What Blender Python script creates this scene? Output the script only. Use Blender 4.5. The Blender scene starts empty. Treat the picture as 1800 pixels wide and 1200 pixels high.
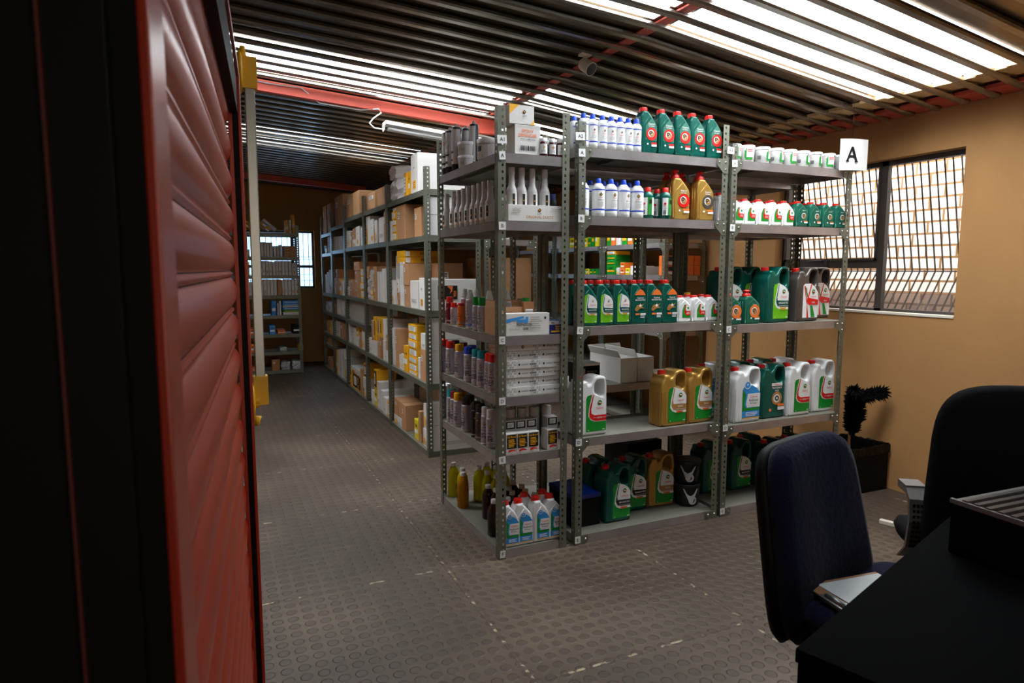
import bpy, bmesh, math, random
from math import sin, cos, pi, radians
from mathutils import Vector, Matrix
random.seed(7)
S = bpy.context.scene
COL = S.collection
# ------------------------------------------------------------ camera
CF, YAW, PIT, CH = 1159.0, radians(24.35), radians(6.25), 1.38
cam_d = bpy.data.cameras.new('camera'); cam = bpy.data.objects.new('camera', cam_d); COL.objects.link(cam)
cam.location = (0, 0, CH); cam.rotation_euler = (pi / 2 - PIT, 0, -YAW)
cam_d.sensor_width = 36; cam_d.lens = 36 * CF / 1800; cam_d.clip_start = 0.02
cam_d.dof.use_dof = True; cam_d.dof.focus_distance = 3.3; cam_d.dof.aperture_fstop = 8
S.camera = cam
FW = Vector((sin(YAW) * cos(PIT), cos(YAW) * cos(PIT), -sin(PIT))); RT = Vector((cos(YAW), -sin(YAW), 0)); DN = FW.cross(RT)
def ray(x, y): return FW + RT * ((x - 900) / CF) + DN * ((y - 600) / CF)
def onx(x, y, X): v = ray(x, y); return Vector((0, 0, CH)) + v * (X / v.x)
def ony(x, y, Y): v = ray(x, y); return Vector((0, 0, CH)) + v * (Y / v.y)
def onz(x, y, Z): v = ray(x, y); return Vector((0, 0, CH)) + v * ((Z - CH) / v.z)
# ------------------------------------------------------------ world, exposure
S.view_settings.view_transform = 'Standard'; S.view_settings.look = 'None'
S.view_settings.gamma = 1; S.view_settings.use_curve_mapping = False
S.view_settings.exposure = 1.3
w = bpy.data.worlds.new('sky'); S.world = w; w.use_nodes = True
bg = w.node_tree.nodes['Background']; bg.inputs[0].default_value = (0.80, 0.91, 1.0, 1); bg.inputs[1].default_value = 1.5
S.cycles.max_bounces = 6; S.cycles.transparent_max_bounces = 12; S.cycles.sample_clamp_indirect = 4
# ------------------------------------------------------------ lights
def area(name, loc, rot, sx, sy, power, col=(1, 1, 1)):
    d = bpy.data.lights.new(name, 'AREA'); d.shape = 'RECTANGLE'; d.size = sx; d.size_y = sy; d.energy = power; d.color = col
    o = bpy.data.objects.new(name, d); COL.objects.link(o); o.location = loc; o.rotation_euler = rot
    return o
DAY = (1.0, 0.97, 0.93)
area('daylight_over_front_skylight', (2.7, 2.3, 3.0), (0, 0, 0), 2.0, 0.9, 66, DAY)
area('daylight_over_near_skylight', (1.1, 0.9, 3.1), (0, 0, 0), 1.3, 0.7, 4, DAY)
area('daylight_over_middle_skylight', (0.4, 4.36, 3.1), (0, 0, 0), 2.9, 0.6, 78, DAY)
area('daylight_over_rear_skylight', (0.4, 6.7, 3.1), (0, 0, 0), 2.9, 0.6, 60, DAY)
area('daylight_from_doorway', (0.9, -2.3, 1.5), (radians(82), 0, 0), 1.8, 1.8, 7, (1.0, 0.86, 0.70))
area('daylight_in_alley', (4.35, 3.0, 3.4), (0, radians(-25), 0), 0.7, 6.0, 75, (1, 0.98, 0.94))
area('added_fill_over_filter_rack', (2.75, 4.95, 2.9), (0, 0, 0), 1.2, 0.7, 60, DAY)  # fill lamp added to brighten the filter rack and the wall behind it
area('daylight_behind_rear_window', (0.9, 10.9, 1.6), (radians(90), 0, 0), 1.6, 1.2, 14, (0.7, 0.85, 1))
# ------------------------------------------------------------ materials
def lin(c): return tuple(((v / 255) / 12.92 if v / 255 <= .04045 else ((v / 255 + .055) / 1.055) ** 2.4) for v in c) + (1,)
MATS = {}
def mat(name, c, rough=.5, metal=0, noise=.08, scale=12, trans=0, bump=0, spec=.5, coat=0):
    if name in MATS: return MATS[name]
    m = bpy.data.materials.new(name); m.use_nodes = True; n = m.node_tree.nodes; l = m.node_tree.links
    b = n['Principled BSDF']; b.inputs['Roughness'].default_value = rough; b.inputs['Metallic'].default_value = metal
    b.inputs['Specular IOR Level'].default_value = spec
    if trans: b.inputs['Transmission Weight'].default_value = trans; b.inputs['IOR'].default_value = 1.3
    tc = n.new('ShaderNodeTexCoord'); nz = n.new('ShaderNodeTexNoise'); nz.inputs['Scale'].default_value = scale; nz.inputs['Detail'].default_value = 4
    l.new(tc.outputs['Object'], nz.inputs['Vector'])
    mx = n.new('ShaderNodeMix'); mx.data_type = 'RGBA'; C = lin(c)
    mx.inputs[6].default_value = tuple(v * (1 - noise) for v in C[:3]) + (1,); mx.inputs[7].default_value = tuple(min(1, v * (1 + noise)) for v in C[:3]) + (1,)
    l.new(nz.outputs['Fac'], mx.inputs[0]); l.new(mx.outputs[2], b.inputs['Base Color'])
    if bump:
        bp = n.new('ShaderNodeBump'); bp.inputs['Strength'].default_value = bump; bp.inputs['Distance'].default_value = .01
        l.new(nz.outputs['Fac'], bp.inputs['Height']); l.new(bp.outputs[0], b.inputs['Normal'])
    MATS[name] = m
    return m
M = {
 'post': mat('olive_grey_steel', (124, 126, 112), .42, .55, .12, 9),
 'tray': mat('galvanised_steel', (184, 176, 176), .28, .65, .4, 8, bump=.05),
 'traytop': mat('grey_painted_shelf', (120, 117, 106), .5, .2, .1, 5),
 'bolt': mat('bright_bolt', (215, 215, 210), .25, .9),
 'white': mat('white_plastic', (232, 232, 232), .32),
 'offw': mat('pale_grey_plastic', (205, 200, 200), .38),
 'lilac': mat('satin_white_can', (190, 184, 198), .35, .15),
 'paper': mat('white_paper', (238, 238, 236), .7),
 'carton': mat('white_carton', (222, 218, 214), .75, 0, .04, 3),
 'greyc': mat('grey_carton', (176, 170, 164), .75, 0, .06, 3),
 'brown': mat('brown_cardboard', (190, 140, 98), .8, 0, .1, 4, bump=.04),
 'brown2': mat('dark_cardboard', (166, 112, 68), .8, 0, .1, 4, bump=.04),
 'tape': mat('packing_tape', (176, 134, 86), .35),
 'yellow': mat('yellow_carton', (242, 176, 22), .55),
 'yellow2': mat('lemon_carton', (232, 206, 30), .55),
 'orange': mat('orange_print', (242, 120, 44), .5),
 'gold': mat('gold_plastic', (196, 152, 74), .33, .45, .06),
 'goldtx': mat('bronze_print', (178, 124, 62), .5),
 'teal': mat('dark_green_plastic', (12, 90, 78), .24, .1, .06),
 'teal2': mat('green_plastic', (30, 104, 84), .3, .1, .06),
 'grey': mat('grey_metallic_plastic', (104, 96, 92), .32, .5, .06),
 'red': mat('red_plastic', (224, 30, 24), .35),
 'blue': mat('blue_plastic', (20, 70, 205), .35),
 'lblue': mat('sky_blue_print', (50, 150, 225), .5),
 'navy': mat('navy_carton', (16, 36, 110), .5),
 'green': mat('green_print', (10, 140, 40), .5),
 'lime': mat('lime_print', (110, 190, 20), .5),
 'black': mat('black_print', (16, 16, 18), .5),
 'dark': mat('dark_plastic', (24, 24, 26), .4),
 'tealcap': mat('turquoise_cap', (20, 150, 160), .35),
 'maroon': mat('maroon_plastic', (140, 20, 40), .35),
 'clear': mat('frosted_nozzle', (220, 220, 214), .3, trans=.35),
 'yliq': mat('yellow_green_liquid', (210, 200, 10), .15, trans=.45),
 'oliq': mat('amber_liquid', (214, 150, 10), .15, trans=.45),
 'dliq': mat('dark_cherry_plastic', (42, 14, 18), .15),
 'amber': mat('amber_glass', (70, 22, 18), .12),
 'plastic': mat('crumpled_film', (214, 218, 220), .22, trans=.4, bump=.6, scale=40),
 'tan': mat('tan_plaster', (176, 128, 78), .85, 0, .10, 2.2, bump=.12),
 'redp': mat('red_oxide_paint', (160, 46, 22), .32, .1, .1, 5),
 'redbeam': mat('red_painted_steel', (196, 78, 60), .5, .1, .14, 6),
 'blk': mat('black_steel', (10, 10, 10), .6, 0, .1, spec=.15),
 'bar': mat('dark_roof_steel', (150, 142, 132), .25, .9, .35, 5),
 'sheet': mat('zinc_roof_sheet', (132, 114, 94), .27, .85, .5, 2.5),
 'alu': mat('aluminium', (160, 162, 158), .3, .8),
 'yplas': mat('yellow_bracket_plastic', (236, 176, 10), .4),
 'fabric': mat('navy_fabric', (14, 15, 44), .95, 0, .25, 60, bump=.3, spec=.15),
 'blkfab': mat('black_fabric', (14, 14, 16), .9, 0, .2, 40, bump=.2, spec=.15),
 'desk': mat('black_desk_laminate', (6, 6, 7), .8, spec=.03),
 'armp': mat('grey_rubber_arm', (112, 104, 98), .5),
 'frame': mat('dark_window_steel', (74, 66, 62), .5, .3),
 'meshbar': mat('grey_guard_bar', (70, 60, 54), .5, .3),
 'hard': mat('brown_hardboard', (176, 124, 86), .6),
 'panel': mat('pale_green_panel', (58, 116, 98), .3),
 'lens': mat('clear_diffuser', (214, 214, 208), .2, trans=.5),
 'cream': mat('cream_paint', (226, 216, 200), .5),
}
for k_, w_ in (('fabric', .08),):
    M[k_].node_tree.nodes['Principled BSDF'].inputs['Sheen Weight'].default_value = w_
# ------------------------------------------------------------ mesh builder
class MB:
    def __init__(s): s.v = []; s.f = []; s.m = []; s.mats = []; s.sm = []
    def mi(s, m):
        if isinstance(m, str): m = M[m]
        if m not in s.mats: s.mats.append(m)
        return s.mats.index(m)
    def add(s, vs, fs, m, smooth=False, tf=None):
        k = len(s.v); i = s.mi(m)
        s.v += [tuple(tf @ Vector(v)) if tf else tuple(v) for v in vs]
        for f in fs: s.f.append(tuple(k + a for a in f)); s.m.append(i); s.sm.append(smooth)
    def box(s, x0, y0, z0, x1, y1, z1, m, tf=None):
        vs = [(x0, y0, z0), (x1, y0, z0), (x1, y1, z0), (x0, y1, z0), (x0, y0, z1), (x1, y0, z1), (x1, y1, z1), (x0, y1, z1)]
        s.add(vs, [(0, 3, 2, 1), (4, 5, 6, 7), (0, 1, 5, 4), (1, 2, 6, 5), (2, 3, 7, 6), (3, 0, 4, 7)], m, tf=tf)
        return s
    def lathe(s, prof, m, seg=20, tf=None, cx=0, cy=0):
        vs = []; fs = []; n = len(prof)
        for r, z in prof:
            for k in range(seg): vs.append((cx + r * cos(2 * pi * k / seg), cy + r * sin(2 * pi * k / seg), z))
        for j in range(n - 1):
            for k in range(seg): a = j * seg + k; b = j * seg + (k + 1) % seg; fs.append((a, b, b + seg, a + seg))
        s.add(vs, fs, m, True, tf)
        k = len(vs); s.add([vs[i] for i in range(seg)], [tuple(range(seg))[::-1]], m, False, tf)
        s.add([vs[(n - 1) * seg + i] for i in range(seg)], [tuple(range(seg))], m, False, tf)
        return s
    def tube(s, pts, r, m, seg=8):
        pts = [Vector(p) for p in pts]; vs = []; fs = []
        for i, p in enumerate(pts):
            d = (pts[min(i + 1, len(pts) - 1)] - pts[max(i - 1, 0)]).normalized()
            u = d.orthogonal().normalized() if i == 0 else (u - d * u.dot(d)).normalized()
            q = d.cross(u); rr = r[i] if isinstance(r, (list, tuple)) else r
            for k in range(seg): a = 2 * pi * k / seg; vs.append(tuple(p + (u * cos(a) + q * sin(a)) * rr))
        for i in range(len(pts) - 1):
            for k in range(seg): a = i * seg + k; b = i * seg + (k + 1) % seg; fs.append((a, b, b + seg, a + seg))
        fs += [tuple(range(seg))[::-1], tuple((len(pts) - 1) * seg + k for k in range(seg))]
        s.add(vs, fs, m, True); return s
    def merge(s, me, m, tf=None, smooth=False):
        s.add([v.co[:] for v in me.vertices], [tuple(p.vertices) for p in me.polygons], m, smooth, tf); return s
    def mesh(s, name, bevel=0):
        me = bpy.data.meshes.new(name); me.from_pydata(s.v, [], s.f)
        for m in s.mats: me.materials.append(m)
        me.polygons.foreach_set('material_index', s.m); me.polygons.foreach_set('use_smooth', s.sm)
        me.update()
        if bevel:
            bm = bmesh.new(); bm.from_mesh(me)
            bmesh.ops.bevel(bm, geom=[e for e in bm.edges if e.calc_face_angle(0) > .6], offset=bevel, segments=2, affect='EDGES', profile=.6, clamp_overlap=True)
            bm.to_mesh(me); bm.free()
        return me
    def build(s, name, parent=None, bevel=0, loc=(0, 0, 0)):
        o = bpy.data.objects.new(name, s.mesh(name, bevel)); COL.objects.link(o); o.location = loc
        if parent: o.parent = parent
        return o
LABELS = {}
def tag(o, label, cat, group=None):
    o['label'] = label; o['category'] = cat
    if group: o['group'] = group
    LABELS.setdefault(label, []).append(o.name)
    return o
def struct(o): o['kind'] = 'structure'; return o
def thing(name, label, cat, loc, rz=0, group=None):
    o = bpy.data.objects.new(name, None); COL.objects.link(o); o.location = loc; o.rotation_euler = (0, 0, rz); o.empty_display_size = .05
    if label: tag(o, label, cat, group)
    return o
def kids(o): return [c for c in o.children]
def copy_tree(o, parent=None):
    c = o.copy(); COL.objects.link(c)
    if parent: c.parent = parent
    for ch in list(o.children): copy_tree(ch, c)
    return c
PROTO = {}
def put(key, fn, loc, rz, label, cat, group=None):
    """fn builds an unlabelled root Empty the first time; later uses are copies."""
    if key not in PROTO: r = PROTO[key] = fn()
    else: r = copy_tree(PROTO[key])
    r.location = Vector(loc) + Vector((0, 0, .0006)); r.rotation_euler = (0, 0, rz)
    if 'group' in r: del r['group']
    tag(r, label, cat, group); return r
# ------------------------------------------------------------ 2-D outlines -> solid
def chaikin(p, n=2):
    for _ in range(n):
        q = []
        for i in range(len(p)):
            a, b = p[i], p[(i + 1) % len(p)]
            q += [(a[0] * .75 + b[0] * .25, a[1] * .75 + b[1] * .25), (a[0] * .25 + b[0] * .75, a[1] * .25 + b[1] * .75)]
        p = q
    return p
def curve_mesh(loops, depth, bevel):
    cu = bpy.data.curves.new('o', 'CURVE'); cu.dimensions = '2D'; cu.fill_mode = 'BOTH'
    cu.extrude = max(.0001, depth / 2 - bevel); cu.bevel_depth = bevel; cu.bevel_resolution = 2; cu.offset = -bevel
    for lp in loops:
        sp = cu.splines.new('POLY'); sp.points.add(len(lp) - 1)
        for i, (x, y) in enumerate(lp): sp.points[i].co = (x, y, 0, 1)
        sp.use_cyclic_u = True
    ob = bpy.data.objects.new('o', cu); me = bpy.data.meshes.new_from_object(ob)
    bpy.data.objects.remove(ob); bpy.data.curves.remove(cu); return me
UPR = Matrix(((1, 0, 0, 0), (0, 0, -1, 0), (0, 1, 0, 0), (0, 0, 0, 1)))   # xy outline stood up, front to -y
TXT = {}
def text_polys(s):
    if s in TXT: return TXT[s]
    cu = bpy.data.curves.new('t', 'FONT'); cu.body = s; cu.resolution_u = 2; cu.offset = .012
    ob = bpy.data.objects.new('t', cu); me = bpy.data.meshes.new_from_object(ob)
    vs = [v.co[:2] for v in me.vertices]; fs = [tuple(p.vertices) for p in me.polygons]
    x0 = min(v[0] for v in vs); x1 = max(v[0] for v in vs); y0 = min(v[1] for v in vs); y1 = max(v[1] for v in vs)
    bpy.data.objects.remove(ob); bpy.data.curves.remove(cu); bpy.data.meshes.remove(me)
    TXT[s] = ([((x - x0) / (y1 - y0), (y - y0) / (y1 - y0)) for x, y in vs], fs, (x1 - x0) / (y1 - y0)); return TXT[s]
def decal(name, items, parent, y=0, tf=None, r=None, eps=.0005):
    """items: (kind, ...) in x,z; laid just in front of plane y (facing -y) or round a cylinder of radius r"""
    mb = MB(); L = 0
    def P(x, z):
        if r is None: v = Vector((x, y - L * eps, z))
        else: a = x / r; v = Vector(((r + L * eps) * sin(a), -(r + L * eps) * cos(a), z))
        return tuple(tf @ v) if tf else tuple(v)
    for it in items:
        k = it[0]; L += 1
        if k == 'rect':
            _, x0, z0, x1, z1, m = it; n = 1 if r is None else max(1, int(abs(x1 - x0) / r / .3) + 1)
            xs = [x0 + (x1 - x0) * i / n for i in range(n + 1)]
            mb.add([P(x, z) for z in (z0, z1) for x in xs], [(i, i + 1, n + 2 + i, n + 1 + i) for i in range(n)], m)
        elif k == 'poly':
            pts = it[1]; pts = chaikin(pts, it[3]) if len(it) > 3 else pts
            mb.add([P(x, z) for x, z in pts], [tuple(range(len(pts)))], it[2])
        elif k == 'disk':
            _, cx, cz, rr, m = it
            mb.add([P(cx + rr * cos(a * pi / 8), cz + rr * sin(a * pi / 8)) for a in range(16)], [tuple(range(16))], m)
        elif k == 'ring':
            _, cx, cz, r0, r1, m = it
            mb.add([P(cx + q * cos(a * pi / 8), cz + q * sin(a * pi / 8)) for q in (r0, r1) for a in range(16)], [(a, 16 + a, 16 + (a + 1) % 16, (a + 1) % 16) for a in range(16)], m)
        elif k == 'text':
            _, s, cx, cz, h, m = it[:6]; vs, fs, wd = text_polys(s); sx = h
            if len(it) > 6 and wd * h > it[6]: sx = it[6] / wd
            if len(it) > 7 and it[7]:   # reads upwards
                pts = [(cx - (b - .5) * h, cz + (a - wd / 2) * sx) for a, b in vs]
            else: pts = [(cx + (a - wd / 2) * sx, cz + (b - .5) * h) for a, b in vs]
            mb.add([P(x, z) for x, z in pts], fs, m)
        elif k == 'bars':
            _, x0, z0, x1, z1, m = it; x = x0; rnd = random.Random(3)
            while x < x1 - .0008:
                ww = (x1 - x0) * rnd.choice((.03, .05, .08)); mb.add([P(x, z0), P(min(x1, x + ww), z0), P(min(x1, x + ww), z1), P(x, z1)], [(0, 1, 2, 3)], m); x += ww + (x1 - x0) * .045
        elif k == 'lines':
            _, x0, z0, x1, z1, n, m = it
            for i in range(n):
                z = z1 - (z1 - z0) * (i + .5) / n; hh = (z1 - z0) / n * .25; xe = x0 + (x1 - x0) * random.uniform(.7, 1)
                mb.add([P(x0, z - hh), P(xe, z - hh), P(xe, z + hh), P(x0, z + hh)], [(0, 1, 2, 3)], m)
    return mb.build(name, parent)
ORD = 'zeroth first second third fourth fifth sixth seventh eighth ninth tenth eleventh twelfth thirteenth fourteenth fifteenth sixteenth seventeenth eighteenth nineteenth twentieth'.split()
# ============================================================ the room
WX = 3.85; X0 = -1.9; Y0 = -2.6; Y1 = 10.2; PX = 1.97
def zb(x): return 2.265 + (.125 * (WX - x) if x > PX else .125 * (WX - PX) + .07 * (PX - x))   # underside of the roof bars
# floor: studded rubber tiles
m = bpy.data.materials.new('studded_rubber'); m.use_nodes = True; n = m.node_tree.nodes; l = m.node_tree.links; b = n['Principled BSDF']
tc = n.new('ShaderNodeTexCoord'); mp = n.new('ShaderNodeMapping'); mp.inputs['Scale'].default_value = (17.2, 17.2, 0); l.new(tc.outputs['Object'], mp.inputs[0])
vo = n.new('ShaderNodeTexVoronoi'); vo.voronoi_dimensions = '2D'; vo.inputs['Scale'].default_value = 1; vo.inputs['Randomness'].default_value = 0; l.new(mp.outputs[0], vo.inputs['Vector'])
st = n.new('ShaderNodeMapRange'); st.inputs[1].default_value = .30; st.inputs[2].default_value = .38; st.inputs[3].default_value = 1; st.inputs[4].default_value = 0; l.new(vo.outputs['Distance'], st.inputs[0])
br = n.new('ShaderNodeTexBrick'); br.offset = 0; br.inputs['Scale'].default_value = 1; br.inputs['Brick Width'].default_value = .93; br.inputs['Row Height'].default_value = .93; br.inputs['Mortar Size'].default_value = .008; br.inputs['Mortar Smooth'].default_value = .4
l.new(tc.outputs['Object'], br.inputs['Vector'])
nz = n.new('ShaderNodeTexNoise'); nz.inputs['Scale'].default_value = 1.1; nz.inputs['Detail'].default_value = 3; l.new(tc.outputs['Object'], nz.inputs['Vector'])
n2 = n.new('ShaderNodeTexNoise'); n2.inputs['Scale'].default_value = 26; n2.inputs['Detail'].default_value = 5; l.new(tc.outputs['Object'], n2.inputs['Vector'])
cr = n.new('ShaderNodeValToRGB'); cr.color_ramp.elements[0].position = .45; cr.color_ramp.elements[0].color = lin((76, 62, 50)); cr.color_ramp.elements[1].position = .72; cr.color_ramp.elements[1].color = lin((112, 94, 77)); l.new(nz.outputs['Fac'], cr.inputs[0])
dk = n.new('ShaderNodeMix'); dk.data_type = 'RGBA'; dk.inputs[7].default_value = lin((66, 54, 44)); l.new(cr.outputs[0], dk.inputs[6])
mm = n.new('ShaderNodeMath'); mm.operation = 'MULTIPLY'; mm.inputs[1].default_value = .55; l.new(st.outputs[0], mm.inputs[0]); l.new(mm.outputs[0], dk.inputs[0])
sp = n.new('ShaderNodeMapRange'); sp.inputs[1].default_value = .56; sp.inputs[2].default_value = .62; l.new(n2.outputs['Fac'], sp.inputs[0])
sm = n.new('ShaderNodeMath'); sm.operation = 'MULTIPLY'; l.new(sp.outputs[0], sm.inputs[0]); l.new(br.outputs['Fac'], sm.inputs[1])
d2 = n.new('ShaderNodeMix'); d2.data_type = 'RGBA'; d2.inputs[7].default_value = lin((176, 158, 132)); l.new(dk.outputs[2], d2.inputs[6]); l.new(sm.outputs[0], d2.inputs[0]); l.new(d2.outputs[2], b.inputs['Base Color'])
ad = n.new('ShaderNodeMath'); ad.operation = 'SUBTRACT'; l.new(st.outputs[0], ad.inputs[0]); l.new(br.outputs['Fac'], ad.inputs[1])
bp = n.new('ShaderNodeBump'); bp.inputs['Strength'].default_value = .7; bp.inputs['Distance'].default_value = .004; l.new(ad.outputs[0], bp.inputs['Height']); l.new(bp.outputs[0], b.inputs['Normal'])
b.inputs['Roughness'].default_value = .52
FLOORM = m
struct(MB().box(X0, Y0, -.1, WX + 1.2, Y1, 0, m).build('floor'))
# walls
def wall(name, parts): 
    mb = MB()
    for p in parts: mb.box(*p, 'tan')
    return struct(mb.build(name))
WY0, WY1, WZ0, WZ1 = 2.385, 3.73, 1.112, 2.06
wall('wall_right', [(WX, Y0, 0, WX + .14, WY0, 2.5), (WX, WY1, 0, WX + .14, Y1, 2.5), (WX, WY0, 0, WX + .14, WY1, WZ0), (WX, WY0, WZ1, WX + .14, WY1, 2.5)])
FX0, FX1, FZ0, FZ1 = .45, 1.40, 1.10, 1.94
wall('wall_far', [(X0, Y1, 0, FX0, Y1 + .14, 2.9), (FX1, Y1, 0, WX, Y1 + .14, 2.9), (FX0, Y1, 0, FX1, Y1 + .14, FZ0), (FX0, Y1, FZ1, FX1, Y1 + .14, 2.9)])
wall('wall_left', [(X0 - .14, Y0, 0, X0, Y1, 2.9)])
wall('wall_back', [(X0, Y0 - .14, 0, WX, Y0, 2.9)])
# window in the right wall: sill, dark steel frame, bellied guard bars, glass
win = struct(thing('window_1', None, None, (WX, WY0, WZ0)))
wl = WY1 - WY0; wh = WZ1 - WZ0
mb = MB().box(-.006, .0, -.012, .14, wl, 0.0006, 'cream'); mb.build('window_sill', win)
mb = MB()
for y0, y1, z0, z1 in ((0, wl, wh - .03, wh), (0, wl, 0, .018), (0, .018, 0, wh), (wl - .03, wl, 0, wh), (.515, .56, 0, wh), (.56, wl, .275, .325)): mb.box(.075, y0, z0, .11, y1, z1, 'frame')
for y0, y1, z0, z1 in ((.56, .575, .325, wh - .03), (.56, wl - .03, .325, .34), (wl - .05, wl - .03, .325, wh - .03)): mb.box(.065, y0, z0, .10, y1, z1, 'frame')
mb.build('window_frame', win)
mb = MB().box(.055, .93, .29, .075, .95, .335, 'frame'); mb.tube([(.06, .94, .33), (.04, 1.05, .325), (.05, 1.15, .30)], .004, 'frame'); mb.build('window_stay', win)
glass = bpy.data.materials.new('window_glass'); glass.use_nodes = True; n = glass.node_tree.nodes; l = glass.node_tree.links
for x in list(n): n.remove(x)
out = n.new('ShaderNodeOutputMaterial'); tr = n.new('ShaderNodeBsdfTransparent'); gl = n.new('ShaderNodeBsdfGlossy'); gl.inputs['Roughness'].default_value = .05; mx = n.new('ShaderNodeMixShader'); mx.inputs[0].default_value = .06
l.new(tr.outputs[0], mx.inputs[1]); l.new(gl.outputs[0], mx.inputs[2]); l.new(mx.outputs[0], out.inputs[0])
mb = MB().box(.088, .018, .018, .091, wl - .03, wh - .03, glass); mb.build('window_glass', win)
mb = MB(); y = .02
while y < wl:
    mb.tube([(.15, y, wh), (.16, y, wh - .02), (.30, y, .255), (.15, y, .02), (.14, y, 0)], .0052, 'meshbar', 5); y += .05
mb.tube([(.302, 0, .255), (.302, wl, .255)], .004, 'meshbar', 5); mb.tube([(.16, 0, wh - .02), (.16, wl, wh - .02)], .004, 'meshbar', 5); mb.build('burglar_bars', win)
# alley: white brick wall, a darker brick colour in its lower part
def brick(name, c1, c2, mo, rough=.85):
    m = bpy.data.materials.new(name); m.use_nodes = True; n = m.node_tree.nodes; l = m.node_tree.links; b = n['Principled BSDF']; b.inputs['Roughness'].default_value = rough
    tc = n.new('ShaderNodeTexCoord'); mp = n.new('ShaderNodeMapping'); mp.inputs['Rotation'].default_value = (0, 0, 0); l.new(tc.outputs['UV'], mp.inputs[0])
    br = n.new('ShaderNodeTexBrick'); br.inputs['Scale'].default_value = 1; br.inputs['Brick Width'].default_value = .235; br.inputs['Row Height'].default_value = .092; br.inputs['Mortar Size'].default_value = .009
    br.inputs['Color1'].default_value = lin(c1); br.inputs['Color2'].default_value = lin(c2); br.inputs['Mortar'].default_value = lin(mo)
    l.new(mp.outputs[0], br.inputs['Vector']); l.new(br.outputs['Color'], b.inputs['Base Color']); return m
def uvwall(name, x, y0, y1, z0, z1, m):
    me = bpy.data.meshes.new(name); t = .1
    vs = [(x, y0, z0), (x, y1, z0), (x, y1, z1), (x, y0, z1), (x + t, y0, z0), (x + t, y1, z0), (x + t, y1, z1), (x + t, y0, z1)]
    me.from_pydata(vs, [], [(0, 1, 2, 3), (4, 7, 6, 5), (3, 2, 6, 7), (0, 4, 5, 1)]); me.materials.append(m); uv = me.uv_layers.new(name='UVMap')
    for lp in me.loops: v = vs[lp.vertex_index]; uv.data[lp.index].uv = (v[1], v[2])
    o = bpy.data.objects.new(name, me); COL.objects.link(o); return struct(o)
uvwall('wall_alley', 5.1, -1, 9, 1.19, 3.6, brick('white_brick', (246, 242, 236), (238, 234, 226), (150, 112, 70)))
uvwall('wall_alley_lower', 5.08, -1, 9, -.1, 1.19, brick('darker_brick', (148, 128, 114), (122, 104, 96), (96, 78, 66)))
# window in the far wall with vertical guard strips
w2 = struct(thing('window_2', None, None, (FX0, Y1, FZ0))); fw = FX1 - FX0; fh = FZ1 - FZ0
mb = MB()
for x0, x1, z0, z1 in ((0, fw, 0, .03), (0, fw, fh - .03, fh), (0, .03, 0, fh), (fw - .03, fw, 0, fh), (.62, .66, 0, fh), (0, fw, .30, .34)): mb.box(x0, .05, z0, x1, .09, z1, 'frame')
mb.build('window_frame', w2)
mb = MB(); x = .05
while x < fw: mb.box(x, .10, 0, x + .008, .108, fh, 'meshbar'); x += .075
for z in (.11, .2, .42, .46): mb.box(0, .10, z, fw, .106, z + .006, 'meshbar')
mb.build('burglar_bars', w2)
struct(MB().box(FX0 - .3, Y1 + 1.2, 0, FX1 + .6, Y1 + 1.25, 3, mat('pale_blue_fence', (150, 190, 225), .6)).build('wall_outside_far'))
# roof: zinc sheet with translucent sheets let in, dark bars below, red purlins and rafters
PI_ = .155; Yk0 = 2.365 - 32 * PI_; NB = 86
SKY = [(2.02, 3.50, 1.95, 2.62), (1.1, 1.92, 2.28, 2.62), (.5, 1.7, .6, 1.3), (-1.0, 1.92, 4.05, 4.68), (2.02, 2.75, 3.90, 4.2), (2.1, 3.4, 4.65, 5.2), (-1.0, 1.92, 6.45, 6.6), (-1.0, 1.92, 6.85, 7.0)]  # the sheet above the filter rack is added to let its fill lamp through
ce = MB(); sky = [MB() for _ in SKY]; bars = MB()
skm = bpy.data.materials.new('translucent_roof_sheet'); skm.use_nodes = True; n = skm.node_tree.nodes; l = skm.node_tree.links
for x in list(n): n.remove(x)
out = n.new('ShaderNodeOutputMaterial'); tr = n.new('ShaderNodeBsdfTransparent'); tr.inputs[0].default_value = (.82, .9, .95, 1); tl = n.new('ShaderNodeBsdfTranslucent'); tl.inputs[0].default_value = (.9, .95, 1, 1)
mx = n.new('ShaderNodeMixShader'); mx.inputs[0].default_value = .35; l.new(tr.outputs[0], mx.inputs[1]); l.new(tl.outputs[0], mx.inputs[2]); l.new(mx.outputs[0], out.inputs[0])
def strip(mb, x0, x1, ya, yb, m):
    pr = [(ya, .05), (ya + .025, .03), (yb - .025, .03), (yb, .05)]
    xs = [x0, PX, x1] if x0 < PX < x1 else [x0, x1]
    vs = [(x, y, zb(x) + z) for x in xs for y, z in pr]
    mb.add(vs, [(4 * i + j, 4 * i + j + 1, 4 * i + j + 5, 4 * i + j + 4) for i in range(len(xs) - 1) for j in range(3)], m)
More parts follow.
